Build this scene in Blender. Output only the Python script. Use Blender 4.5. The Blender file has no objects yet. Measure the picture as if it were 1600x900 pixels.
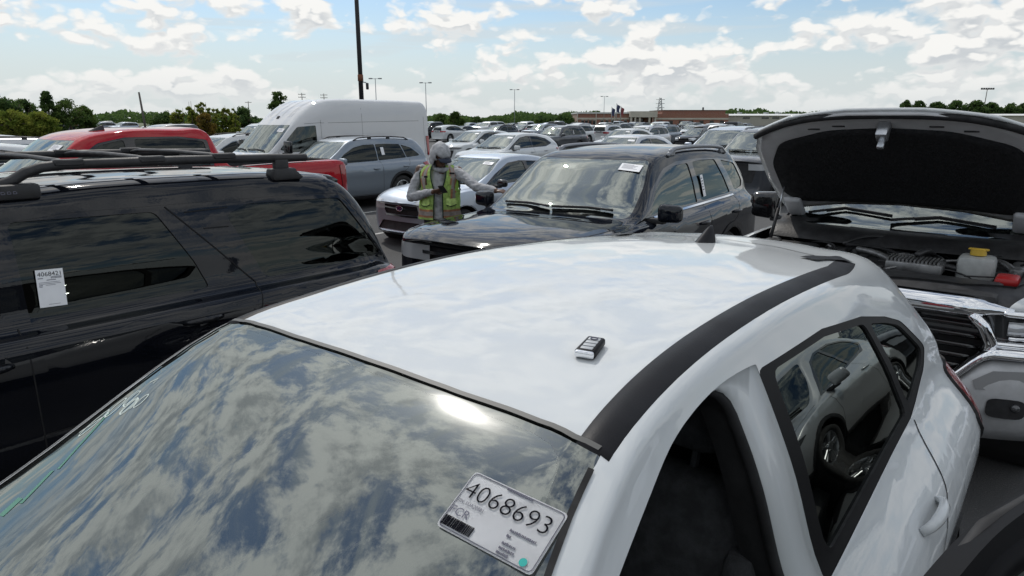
import bpy, bmesh, math, random
import numpy as np
from mathutils import Vector, Matrix
from mathutils.bvhtree import BVHTree

random.seed(7)
rng = np.random.default_rng(7)
S = bpy.context.scene
COL = S.collection
R = math.radians

# ------------------------------------------------------------------ camera
cam = bpy.data.cameras.new('camera')
cam.sensor_width = 36.0
cam.lens = 1063.0 / 1600.0 * 36.0
cam.clip_start = 0.05
cam.clip_end = 6000
cam_o = bpy.data.objects.new('camera', cam)
COL.objects.link(cam_o)
cam_o.location = (0, 0, 2.09)
cam_o.rotation_euler = (R(90 - 13.85), 0, 0)
S.camera = cam_o

# ------------------------------------------------------------------ sun and sky
SUN = Vector((-0.268, 0.583, 0.767)).normalized()
sun = bpy.data.lights.new('sun', 'SUN')
sun.energy = 2.0
sun.angle = R(0.6)
sun.color = (1.0, 0.95, 0.88)
sun_o = bpy.data.objects.new('sun', sun)
COL.objects.link(sun_o)
sun_o.rotation_euler = SUN.to_track_quat('Z', 'Y').to_euler()
sun_o.location = SUN * 50

S.view_settings.view_transform = 'Standard'
S.view_settings.look = 'None'
S.view_settings.exposure = -0.12
S.view_settings.gamma = 1.0
S.render.engine = 'CYCLES'
S.cycles.max_bounces = 10
S.cycles.glossy_bounces = 5
S.cycles.diffuse_bounces = 3
S.cycles.transparent_max_bounces = 16
S.cycles.caustics_reflective = False
S.cycles.caustics_refractive = False

W = bpy.data.worlds.new('World')
S.world = W
W.use_nodes = True
W.cycles.sampling_method = 'MANUAL'
W.cycles.sample_map_resolution = 512


class NT:
    """tiny helper to wire shader nodes"""
    def __init__(s, tree):
        s.t = tree
        s.n = tree.nodes

    def new(s, typ, **kw):
        nd = s.n.new(typ)
        for k, v in kw.items():
            setattr(nd, k, v)
        return nd

    def put(s, sock, v):
        if isinstance(v, (int, float)):
            sock.default_value = v
        elif isinstance(v, (tuple, list)):
            if len(v) == 3 and len(sock.default_value) == 4:
                v = (*v, 1.0)
            sock.default_value = v
        else:
            s.t.links.new(v, sock)

    def m(s, op, a, b=None, c=None, clamp=False):
        nd = s.new('ShaderNodeMath', operation=op)
        nd.use_clamp = clamp
        s.put(nd.inputs[0], a)
        if b is not None:
            s.put(nd.inputs[1], b)
        if c is not None:
            s.put(nd.inputs[2], c)
        return nd.outputs[0]

    def vec(s, x, y, z=0.0):
        nd = s.new('ShaderNodeCombineXYZ')
        for i, v in enumerate((x, y, z)):
            s.put(nd.inputs[i], v)
        return nd.outputs[0]

    def noise(s, vec, scale, detail=4, rough=0.5, lac=2.0, dist=0.0, out=0):
        nd = s.new('ShaderNodeTexNoise')
        if vec is not None:
            s.put(nd.inputs['Vector'], vec)
        s.put(nd.inputs['Scale'], scale)
        s.put(nd.inputs['Detail'], detail)
        s.put(nd.inputs['Roughness'], rough)
        s.put(nd.inputs['Lacunarity'], lac)
        s.put(nd.inputs['Distortion'], dist)
        return nd.outputs[out]

    def ss(s, v, lo, hi, a=0.0, b=1.0):
        nd = s.new('ShaderNodeMapRange', interpolation_type='SMOOTHSTEP')
        s.put(nd.inputs[0], v)
        for i, q in enumerate((lo, hi, a, b)):
            s.put(nd.inputs[1 + i], q)
        return nd.outputs[0]

    def mix(s, f, a, b, mode='MIX'):
        nd = s.new('ShaderNodeMix', data_type='RGBA', blend_type=mode)
        s.put(nd.inputs[0], f)
        s.put(nd.inputs[6], a)
        s.put(nd.inputs[7], b)
        return nd.outputs[2]


def build_sky():
    t = NT(W.node_tree)
    t.n.clear()
    out = t.new('ShaderNodeOutputWorld')
    bg = t.new('ShaderNodeBackground')
    bg.inputs['Strength'].default_value = 0.106
    t.t.links.new(bg.outputs[0], out.inputs[0])
    sky = t.new('ShaderNodeTexSky', sky_type='NISHITA')
    sky.sun_disc = False
    sky.sun_elevation = math.asin(SUN.z)
    sky.sun_rotation = math.atan2(SUN.x, SUN.y)
    sky.air_density = 1.0
    sky.dust_density = 0.6
    sky.ozone_density = 1.0
    tc = t.new('ShaderNodeTexCoord')
    sx = t.new('ShaderNodeSeparateXYZ')
    t.t.links.new(tc.outputs['Generated'], sx.inputs[0])
    x, y, z = sx.outputs
    zz = t.m('MAXIMUM', z, 0.0)
    # high broken layer, seen on a level sheet overhead
    den = t.m('ADD', zz, 0.09)
    P = t.vec(t.m('DIVIDE', x, den), t.m('DIVIDE', y, den), 0.0)
    P2 = t.vec(t.m('ADD', t.m('DIVIDE', x, den), float(SUN.x) * 0.08),
               t.m('ADD', t.m('DIVIDE', y, den), float(SUN.y) * 0.08), 0.0)
    nA = t.noise(P, 3.9, 8, 0.64, 2.2)
    nA2 = t.noise(P2, 3.9, 6, 0.62, 2.2)
    cov = t.noise(P, 0.33, 2, 0.5)
    thr = t.m('MULTIPLY_ADD', cov, -0.30, 0.59)
    dA = t.m('SUBTRACT', nA, thr)
    dA2 = t.m('SUBTRACT', nA2, thr)
    mA = t.ss(dA, -0.035, 0.10)
    shA = t.ss(t.m('SUBTRACT', dA2, t.m('MULTIPLY', dA, 0.55)), -0.03, 0.16)   # thick towards the sun = greyer
    sunv = t.new('ShaderNodeVectorMath', operation='DOT_PRODUCT')
    t.t.links.new(tc.outputs['Generated'], sunv.inputs[0])
    sunv.inputs[1].default_value = SUN
    glow = t.m('POWER', t.m('MAXIMUM', sunv.outputs['Value'], 0.0), 6.0)
    cA = t.mix(shA, (9.6, 9.8, 9.9), (5.0, 5.4, 5.9))
    cA = t.mix(t.m('MULTIPLY', glow, 0.6), cA, t.mix(shA, (17.0, 16.9, 16.6), (8.0, 8.2, 8.4)))
    # heaped clouds low over the horizon
    az = t.m('ARCTAN2', x, y)
    el = t.m('ARCSINE', z)

    def cum(doff, dx=0.0, fine=True):
        u = t.m('ADD', t.m('MULTIPLY', az, 9.0), dx)
        v = t.m('MULTIPLY', t.m('ADD', el, doff), 16.5)
        w = t.noise(t.vec(u, v, 1.3), 3.2, 3, 0.5, out=1)              # colour noise bends the lattice
        wv = t.new('ShaderNodeVectorMath', operation='MULTIPLY_ADD')
        t.put(wv.inputs[0], w)
        wv.inputs[1].default_value = (0.34, 0.34, 0.0)
        t.put(wv.inputs[2], t.vec(u, v, 0.0))
        big = t.noise(t.vec(t.m('MULTIPLY', u, 0.8), t.m('MULTIPLY', v, 1.15), 7.7), 0.95, 2, 0.5)
        d = t.m('MULTIPLY', big, 1.0)
        for sc, am in ((2.1, 0.30), (4.6, 0.16)) + (((10.0, 0.07),) if fine else ()):
            vo = t.new('ShaderNodeTexVoronoi', voronoi_dimensions='2D', feature='F1')
            vo.inputs['Scale'].default_value = sc
            t.put(vo.inputs['Vector'], wv.outputs[0])
            d = t.m('MULTIPLY_ADD', t.m('SUBTRACT', 0.42, vo.outputs['Distance']), am, d)
        return d
    n0 = cum(0.0)
    n1 = cum(0.010, -0.02, False)
    band = t.m('MULTIPLY', t.ss(el, 0.0, 0.05, 0.5, 1.0), t.ss(el, 0.17, 0.34, 1.0, 0.0))
    thB = t.m('MULTIPLY_ADD', t.m('SINE', t.m('MULTIPLY_ADD', az, 2.0, -1.0)), -0.03, t.ss(el, 0.02, 0.15, 0.39, 0.475))
    dB = t.m('SUBTRACT', n0, thB)
    mB = t.m('MULTIPLY', t.ss(dB, -0.04, 0.11), band)
    shB = t.ss(t.m('SUBTRACT', n1, n0), -0.05, 0.045)
    core = t.ss(dB, 0.04, 0.26)
    shB = t.m('MULTIPLY', shB, t.m('MULTIPLY_ADD', core, 0.6, 0.4))
    cB = t.mix(shB, (9.6, 9.55, 9.3), (6.0, 6.35, 6.65))
    cB = t.mix(t.ss(el, 0.01, 0.09, 0.55, 0.0), cB, (7.3, 7.6, 7.65))
    # thin veil and horizon haze
    veil = t.noise(t.vec(t.m('MULTIPLY', az, 2.2), t.m('MULTIPLY', el, 26.0), 9.1), 1.2, 5, 0.55)
    hz = t.ss(el, 0.015, 0.19, 0.92, 0.0)
    hz = t.m('MAXIMUM', hz, t.m('MULTIPLY', t.ss(veil, 0.42, 0.68), t.ss(el, 0.1, 0.4, 0.75, 0.5)))
    base = t.mix(1.0, sky.outputs[0], (0.92, 1.04, 1.12), 'MULTIPLY')
    base = t.mix(hz, base, (6.7, 7.25, 7.45))
    c1 = t.mix(t.m('MULTIPLY', mA, t.ss(el, 0.14, 0.34)), base, cA)
    c2 = t.mix(mB, c1, cB)
    au = t.m('MULTIPLY_ADD', t.m('POWER', t.m('MAXIMUM', sunv.outputs['Value'], 0.0), 400.0), 6.0,
             t.m('MULTIPLY', t.m('POWER', t.m('MAXIMUM', sunv.outputs['Value'], 0.0), 14.0), 2.5))
    aur = t.new('ShaderNodeVectorMath', operation='SCALE')
    aur.inputs[0].default_value = (1.0, 0.97, 0.92)
    t.put(aur.inputs['Scale'], au)
    c3 = t.mix(1.0, c2, aur.outputs[0], 'ADD')
    t.t.links.new(c3, bg.inputs['Color'])


build_sky()

# ------------------------------------------------------------------ materials
MAT = {}


def mat(name, col, rough=0.5, metal=0.0, coat=0.0, spec=0.5, noise=None, bump=None, emit=None, cr=0.03):
    if name in MAT:
        return MAT[name]
    m = bpy.data.materials.new(name)
    m.use_nodes = True
    t = NT(m.node_tree)
    p = t.n['Principled BSDF']
    p.inputs['Base Color'].default_value = (*col, 1)
    p.inputs['Roughness'].default_value = rough
    p.inputs['Metallic'].default_value = metal
    p.inputs['Coat Weight'].default_value = coat
    p.inputs['Coat Roughness'].default_value = cr
    p.inputs['Specular IOR Level'].default_value = spec
    tc = t.new('ShaderNodeTexCoord')
    if noise:
        sc, amt = noise
        f = t.noise(tc.outputs['Object'], sc, 5, 0.6)
        f = t.ss(f, 0.3, 0.7)
        c = t.mix(f, tuple(v * (1 - amt) for v in col), tuple(min(1, v * (1 + amt)) for v in col))
        t.t.links.new(c, p.inputs['Base Color'])
        r2 = t.ss(t.noise(tc.outputs['Object'], sc * 0.6, 4), 0.3, 0.7, rough * 0.85, min(1, rough * 1.2))
        t.t.links.new(r2, p.inputs['Roughness'])
    if bump:
        sc, st = bump
        b = t.new('ShaderNodeBump')
        b.inputs['Strength'].default_value = st
        b.inputs['Distance'].default_value = 0.01
        t.t.links.new(t.noise(tc.outputs['Object'], sc, 4), b.inputs['Height'])
        t.t.links.new(b.outputs[0], p.inputs['Normal'])
    if emit:
        p.inputs['Emission Color'].default_value = (*emit[0], 1)
        p.inputs['Emission Strength'].default_value = emit[1]
    MAT[name] = m
    return m


def paint(name, col, metal=0.0, rough=0.35, dust=0.06, flake=0.0):
    """clear-coated car paint with a little dust and very faint orange peel"""
    if name in MAT:
        return MAT[name]
    m = bpy.data.materials.new(name)
    m.use_nodes = True
    t = NT(m.node_tree)
    p = t.n['Principled BSDF']
    p.inputs['Metallic'].default_value = metal
    p.inputs['Roughness'].default_value = rough
    p.inputs['Coat Weight'].default_value = 1.0
    p.inputs['Coat IOR'].default_value = 1.48
    if metal < .1:
        p.inputs['Specular IOR Level'].default_value = 0.0
    tc = t.new('ShaderNodeTexCoord')
    n1 = t.noise(tc.outputs['Object'], 3.0, 6, 0.65)
    n2 = t.noise(tc.outputs['Object'], 160.0, 2, 0.5)
    d = t.m('MULTIPLY', t.ss(n1, 0.35, 0.75), dust)
    d = t.m('ADD', d, t.m('MULTIPLY', t.ss(n2, 0.66, 0.74), dust * 0.5))
    c = t.mix(d, col, (0.42, 0.40, 0.36))
    t.t.links.new(c, p.inputs['Base Color'])
    t.t.links.new(t.ss(n1, 0.3, 0.75, 0.015, 0.05 + dust * 0.4), p.inputs['Coat Roughness'])
    b = t.new('ShaderNodeBump')
    b.inputs['Strength'].default_value = 0.04
    b.inputs['Distance'].default_value = 0.002
    t.t.links.new(t.noise(tc.outputs['Object'], 55.0, 2), b.inputs['Height'])
    t.t.links.new(b.outputs[0], p.inputs['Coat Normal'])
    MAT[name] = m
    return m


def glass(name, tint, ior=1.75, rough=0.0, smear=0.0):
    if name in MAT:
        return MAT[name]
    m = bpy.data.materials.new(name)
    m.use_nodes = True
    t = NT(m.node_tree)
    t.n.clear()
    out = t.new('ShaderNodeOutputMaterial')
    tr = t.new('ShaderNodeBsdfTransparent')
    tr.inputs[0].default_value = (*tint, 1)
    gl = t.new('ShaderNodeBsdfGlossy')
    gl.inputs['Color'].default_value = (0.93, 1.0, 0.955, 1)
    gl.inputs['Roughness'].default_value = rough
    tc = t.new('ShaderNodeTexCoord')
    b = t.new('ShaderNodeBump')
    b.inputs['Strength'].default_value = 0.03
    b.inputs['Distance'].default_value = 0.004
    t.t.links.new(t.noise(tc.outputs['Object'], 7.0, 2, 0.4), b.inputs['Height'])
    t.t.links.new(b.outputs[0], gl.inputs['Normal'])
    fr = t.new('ShaderNodeFresnel')
    fr.inputs['IOR'].default_value = ior
    mx = t.new('ShaderNodeMixShader')
    t.t.links.new(fr.outputs[0], mx.inputs[0])
    t.t.links.new(tr.outputs[0], mx.inputs[1])
    t.t.links.new(gl.outputs[0], mx.inputs[2])
    last = mx.outputs[0]
    if smear:
        g2 = t.new('ShaderNodeBsdfGlossy')
        g2.inputs['Roughness'].default_value = .16
        m3 = t.new('ShaderNodeMixShader')
        m3.inputs[0].default_value = .02
        t.t.links.new(last, m3.inputs[1])
        t.t.links.new(g2.outputs[0], m3.inputs[2])
        last = m3.outputs[0]
        df = t.new('ShaderNodeBsdfDiffuse')
        df.inputs[0].default_value = (0.5, 0.52, 0.5, 1)
        m2 = t.new('ShaderNodeMixShader')
        f = t.m('MULTIPLY', t.ss(t.noise(tc.outputs['Object'], 5.0, 7, 0.7), 0.35, 0.75, 0.25, 1.0), smear)
        t.put(m2.inputs[0], f)
        t.t.links.new(last, m2.inputs[1])
        t.t.links.new(df.outputs[0], m2.inputs[2])
        last = m2.outputs[0]
    t.t.links.new(last, out.inputs[0])
    MAT[name] = m
    return m


M_WHITE = paint('paint_white', (0.60, 0.625, 0.635), 0.0, 0.45, 0.03)
M_BLACK = paint('paint_black', (0.004, 0.005, 0.008), 0.0, 0.3, 0.004)
M_NAVY = paint('paint_dark_blue_black', (0.004, 0.006, 0.011), 0.0, 0.3, 0.004)
M_RED = paint('paint_red', (0.40, 0.008, 0.016), 0.0, 0.35, 0.01)
M_GREY = paint('paint_grey_metallic', (0.20, 0.235, 0.275), 0.75, 0.42, 0.03)
M_SILV = paint('paint_silver_blue', (0.40, 0.45, 0.52), 0.75, 0.42, 0.04)
M_DGREY = paint('paint_dark_grey', (0.045, 0.05, 0.06), 0.5, 0.4, 0.03)
M_VANW = paint('paint_van_white', (0.66, 0.67, 0.68), 0.0, 0.5, 0.05)
M_SILV2 = paint('paint_silver', (0.55, 0.56, 0.57), 0.75, 0.42, 0.04)
M_PLAST = mat('black_plastic', (0.018, 0.018, 0.020), 0.55, noise=(14, 0.35), bump=(220, 0.12))
M_TRIM = mat('window_surround_black', (0.005, 0.005, 0.006), 0.45, spec=.10)
M_SATIN = mat('satin_black_moulding', (0.012, 0.012, 0.014), 0.45, spec=.14, noise=(6, 0.2), bump=(350, 0.06))
M_GLOSSB = mat('gloss_black', (0.006, 0.006, 0.007), 0.08, coat=0.6)
M_RUB = mat('black_rubber', (0.012, 0.012, 0.013), 0.75, noise=(20, 0.4))
M_TYRE = mat('tyre_rubber', (0.022, 0.022, 0.022), 0.85, noise=(25, 0.3), bump=(90, 0.3))
M_RIM = mat('alloy_rim', (0.45, 0.46, 0.47), 0.28, 0.95, noise=(8, 0.1))
M_RIMD = mat('dark_alloy_rim', (0.06, 0.06, 0.065), 0.3, 0.8)
M_CHROME = mat('chrome', (0.82, 0.83, 0.85), 0.06, 1.0)
M_ALU = mat('satin_aluminium', (0.55, 0.57, 0.60), 0.3, 0.9, noise=(9, 0.08))
M_GREYPL = mat('grey_plastic_bumper', (0.46, 0.47, 0.48), 0.6, noise=(8, 0.12), bump=(200, 0.08))
M_WELL = mat('wheel_well_liner', (0.010, 0.010, 0.010), 0.9)
M_SEAM = mat('panel_gap_shadow', (0.008, 0.008, 0.009), 0.9)
M_INT = mat('dark_cabin_fabric', (0.020, 0.021, 0.022), 0.9, noise=(30, 0.3), bump=(300, 0.2))
M_DASH = mat('dashboard_plastic', (0.030, 0.032, 0.034), 0.7, noise=(20, 0.2), bump=(260, 0.15))
M_SEAT = mat('grey_seat_fabric', (0.05, 0.052, 0.056), 0.9, noise=(25, 0.3), bump=(260, 0.3))
M_SEATP = mat('pale_seat_fabric', (0.30, 0.29, 0.27), 0.85, noise=(25, 0.15), bump=(260, 0.2))
M_PAPER = mat('label_paper', (0.82, 0.83, 0.85), 0.55, noise=(12, 0.03))
M_INK = mat('black_ink', (0.010, 0.010, 0.014), 1.0, spec=0.0)
M_INKG = mat('grey_ink', (0.16, 0.16, 0.20), 1.0, spec=0.0)
M_TEAL = mat('teal_dot_ink', (0.0, 0.36, 0.32), 0.5)
M_LENSR = mat('red_lamp_lens', (0.30, 0.006, 0.012), 0.08, coat=1.0)
M_LENSC = mat('clear_lamp_lens', (0.62, 0.64, 0.66), 0.1, 0.3, coat=1.0)
M_LAMPD = mat('dark_lamp_housing', (0.05, 0.052, 0.056), 0.15, 0.2, coat=1.0)
G_WS = glass('windshield_glass', (0.62, 0.74, 0.68), 2.9)
G_HERO = glass('windshield_glass_dusty', (0.44, 0.62, 0.53), 2.75, smear=0.03)
G_FRIT = glass('windshield_printed_border', (0.0, 0.0, 0.0), 2.6, smear=0.015)
G_SIDE = glass('side_glass', (0.34, 0.40, 0.39), 1.75)
G_TINT = glass('tinted_side_glass', (0.035, 0.037, 0.042), 1.48)
G_HREAR = glass('tinted_rear_door_glass', (0.03, 0.032, 0.036), 2.0)
G_MIR = mat('mirror_glass', (0.8, 0.82, 0.84), 0.02, 1.0)


# ------------------------------------------------------------------ object helpers
def link(name, me, parent=None, m=None, loc=None, rot=None):
    o = bpy.data.objects.new(name, me)
    COL.objects.link(o)
    if parent is not None:
        o.parent = parent
    if m is not None and me is not None and len(me.materials) == 0:
        me.materials.append(m)
    if loc is not None:
        o.location = loc
    if rot is not None:
        o.rotation_euler = rot
    return o


def empty(name, loc=(0, 0, 0), rz=0.0, label=None, cat=None, group=None):
    o = bpy.data.objects.new(name, None)
    COL.objects.link(o)
    o.empty_display_size = 0.2
    o.location = loc
    o.rotation_euler = (0, 0, rz)
    tag(o, label, cat, group)
    return o


def tag(o, label=None, cat=None, group=None, kind=None):
    if label:
        o['label'] = label
    if cat:
        o['category'] = cat
    if group:
        o['group'] = group
    if kind:
        o['kind'] = kind
    return o


def mesh_from(name, V, F, smooth=True, normals=None):
    me = bpy.data.meshes.new(name)
    me.from_pydata([tuple(v) for v in V], [], F)
    me.validate(clean_customdata=False)
    if smooth:
        me.polygons.foreach_set('use_smooth', [True] * len(me.polygons))
    if normals is not None and len(me.vertices) == len(normals):
        me.normals_split_custom_set_from_vertices([tuple(n) for n in normals])
    me.update()
    return me


def bm_mesh(name, bm, smooth=False, angle=None):
    me = bpy.data.meshes.new(name)
    bm.normal_update()
    bm.to_mesh(me)
    bm.free()
    if smooth:
        me.polygons.foreach_set('use_smooth', [True] * len(me.polygons))
        if angle is not None:
            me.set_sharp_from_angle(angle=R(angle))
    return me


def box_bm(bm, lo, hi, bevel=0.0, seg=2, mtx=None):
    lo = Vector(lo)
    hi = Vector(hi)
    r = bmesh.ops.create_cube(bm, size=1.0)
    vs = r['verts']
    d = hi - lo
    for v in vs:
        v.co = Vector((v.co.x * d.x, v.co.y * d.y, v.co.z * d.z)) + (lo + hi) / 2
    if bevel > 0:
        es = list({e for v in vs for e in v.link_edges})
        rb = bmesh.ops.bevel(bm, geom=es, offset=bevel, segments=seg, profile=0.5, affect='EDGES')
        vs = list({v for f in rb['faces'] for v in f.verts} | {v for v in vs if v.is_valid})
    if mtx is not None:
        for v in vs:
            v.co = mtx @ v.co
    return vs


def box_me(name, lo, hi, bevel=0.0, seg=2, smooth=True, mtx=None):
    bm = bmesh.new()
    box_bm(bm, lo, hi, bevel, seg, mtx)
    return bm_mesh(name, bm, smooth and bevel > 0, 40)


def tube_me(name, pts, rad, n=8, closed=False, caps=True, flat=1.0):
    """sweep a circle along points; rad scalar or list"""
    V, F = tube_vf(pts, rad, n, closed, caps, flat)
    return mesh_from(name, V, F)


def tube_vf(pts, rad, n=8, closed=False, caps=True, flat=1.0):
    P = [Vector(p) for p in pts]
    k = len(P)
    if not hasattr(rad, '__len__'):
        rad = [rad] * k
    V, F = [], []
    up = None
    for i, p in enumerate(P):
        a = P[(i - 1) % k] if (closed or i > 0) else P[i]
        b = P[(i + 1) % k] if (closed or i < k - 1) else P[i]
        d = (b - a)
        d = d.normalized() if d.length > 1e-9 else Vector((0, 0, 1))
        if up is None:
            up = Vector((0, 0, 1)) if abs(d.z) < 0.9 else Vector((1, 0, 0))
        s = d.cross(up)
        s = s.normalized() if s.length > 1e-6 else Vector((1, 0, 0))
        u = s.cross(d).normalized()
        up = u
        for j in range(n):
            t = 2 * math.pi * j / n
            V.append(p + (s * math.cos(t) + u * math.sin(t) * flat) * rad[i])
    rr = k if closed else k - 1
    for i in range(rr):
        for j in range(n):
            a = i * n + j
            b = i * n + (j + 1) % n
            c = ((i + 1) % k) * n + (j + 1) % n
            d = ((i + 1) % k) * n + j
            F.append((a, b, c, d))
    if caps and not closed:
        F.append(tuple(range(n - 1, -1, -1)))
        F.append(tuple((k - 1) * n + j for j in range(n)))
    return V, F


def lathe_me(name, prof, n=32, axis='y'):
    """profile (r, h) revolved about an axis"""
    V, F = [], []
    k = len(prof)
    for j in range(n):
        t = 2 * math.pi * j / n
        for r_, h in prof:
            a, b = r_ * math.cos(t), r_ * math.sin(t)
            V.append((a, h, b) if axis == 'y' else (a, b, h) if axis == 'z' else (h, a, b))
    for j in range(n):
        for i in range(k - 1):
            a = j * k + i
            b = j * k + i + 1
            c = ((j + 1) % n) * k + i + 1
            d = ((j + 1) % n) * k + i
            F.append((a, b, c, d))
    return mesh_from(name, V, F)


def fix_normals(me):
    bm = bmesh.new()
    bm.from_mesh(me)
    bmesh.ops.recalc_face_normals(bm, faces=bm.faces)
    bm.to_mesh(me)
    bm.free()
    return me


def text_me(name, body, size, bold=0.0):
    cu = bpy.data.curves.new(name, 'FONT')
    cu.body = body
    cu.size = size
    cu.offset = bold
    cu.resolution_u = 3
    o = bpy.data.objects.new(name, cu)
    COL.objects.link(o)
    dg = bpy.context.evaluated_depsgraph_get()
    me = bpy.data.meshes.new_from_object(o.evaluated_get(dg))
    bpy.data.objects.remove(o)
    bpy.data.curves.remove(cu)
    me.name = name
    return me


def copy_tree(o, parent=None):
    c = o.copy()
    COL.objects.link(c)
    c.parent = parent
    for ch in o.children:
        if ch.name.split('.')[0] in COPY_SKIP:
            continue
        copy_tree(ch, c)
    return c


COPY_SKIP = set()


# ------------------------------------------------------------------ car body loft
def cr(P, m):
    """non-uniform Catmull-Rom through P (n,k,3) along axis 0, m samples per span"""
    n = P.shape[0]
    d = np.sqrt(np.linalg.norm(np.diff(P, axis=0), axis=2)) + 1e-3       # centripetal
    d = np.repeat(d.mean(axis=1, keepdims=True), P.shape[1], 1)
    T = np.zeros_like(P)
    for i in range(n):
        if i == 0:
            T[i] = (P[1] - P[0]) / d[0][:, None]
        elif i == n - 1:
            T[i] = (P[-1] - P[-2]) / d[-1][:, None]
        else:
            s0 = (P[i] - P[i - 1]) / d[i - 1][:, None]
            s1 = (P[i + 1] - P[i]) / d[i][:, None]
            w = d[i][:, None] / (d[i - 1] + d[i])[:, None]
            T[i] = s0 * w + s1 * (1 - w)
    out = []
    for i in range(n - 1):
        h = d[i][:, None]
        for j in range(m):
            t = j / m
            a = 2 * t**3 - 3 * t**2 + 1
            b = t**3 - 2 * t**2 + t
            c = -2 * t**3 + 3 * t**2
            e = t**3 - t**2
            out.append(a * P[i] + b * h * T[i] + c * P[i + 1] + e * h * T[i + 1])
    out.append(P[-1])
    return np.array(out)


def row(x, b, w, sh, zc, cab=None, sw=0.0, zi=None):
    sy, sz = sh
    L = [(0, b), (w * .86, b), (w * .965, b + .09), (w, b + (sz - b) * .58), (sy, sz)]
    if cab is None:
        for f in (.965, .92, .86, .78, .44, 0):
            L.append((sy * f, zc - (zc - sz - .012) * f ** 3.2))
    else:
        yb, zb, yt, zt, yc, zcant = cab
        L.append((yb, zb))
        L.append(((yb + yt) / 2 + .012, (zb + zt) / 2))
        L.append((yt, zt))
        L.append((yc, zcant))
        L.append((yc * .55, zi if zi else zcant + (zc - zcant) * .78))
        L.append((0, zc))
    ym = max(w, .1)
    return [(x - sw * (y / ym) ** 2, y, z) for y, z in L]


def loft(rows, ms=4, ml=3, cap=(0.03, 0.03)):
    """rows nose to tail -> closed bmesh, both halves"""
    rows = [np.array(r_) for r_ in rows]

    def caps(r_, bulge):
        res = []
        for f in (0.0, .35, .7):
            q = r_.copy()
            q[:, 1] *= f
            ym = max(r_[:, 1].max(), .1)
            q[:, 0] = r_[:, 0] + (bulge * (1 - f * f)) * np.minimum(1, r_[:, 1] / ym * 1.2)
            res.append(q)
        return res
    A = caps(rows[0], cap[0]) + rows + caps(rows[-1], -cap[1])[::-1]
    P = np.array(A)                                 # stations, lines, 3
    P = cr(P, ms)                                   # along stations
    P = cr(P.transpose(1, 0, 2), ml).transpose(1, 0, 2)
    ns, nl = P.shape[:2]
    P[:, 0, 1] = 0
    P[:, -1, 1] = 0
    P[0, :, 1] = 0
    P[-1, :, 1] = 0
    bm = bmesh.new()
    vl = [[bm.verts.new(P[i, j]) for j in range(nl)] for i in range(ns)]
    vr = [[vl[i][j] if P[i, j, 1] == 0 else bm.verts.new((P[i, j, 0], -P[i, j, 1], P[i, j, 2]))
           for j in range(nl)] for i in range(ns)]
    for i in range(ns - 1):
        for j in range(nl - 1):
            q = [vl[i][j], vl[i][j + 1], vl[i + 1][j + 1], vl[i + 1][j]]
            for Q in (q, [vr[i][j], vr[i + 1][j], vr[i + 1][j + 1], vr[i][j + 1]]):
                u = []
                for v in Q:
                    if v not in u:
                        u.append(v)
                if len(u) >= 3:
                    try:
                        bm.faces.new(u)
                    except ValueError:
                        pass
    bmesh.ops.remove_doubles(bm, verts=bm.verts, dist=1e-4)
    bmesh.ops.recalc_face_normals(bm, faces=bm.faces)
    bm.normal_update()
    return bm


AX = {'xz': (0, 2), 'yz': (1, 2), 'xy': (0, 1)}


def rnd(poly, r_=0.03, k=3):
    """round the corners of a polygon"""
    n = len(poly)
    out = []
    for i in range(n):
        p = Vector(poly[i][:2])
        a = Vector(poly[i - 1][:2]) - p
        b = Vector(poly[(i + 1) % n][:2]) - p
        d = min(r_, a.length * .45, b.length * .45)
        if d < 1e-4 or a.angle(b) > R(168):
            out.append(tuple(p))
            continue
        s, e = p + a.normalized() * d, p + b.normalized() * d
        for j in range(k + 1):
            t = j / k
            out.append(tuple((1 - t) ** 2 * s + 2 * t * (1 - t) * p + t * t * e))
    return out


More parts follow.
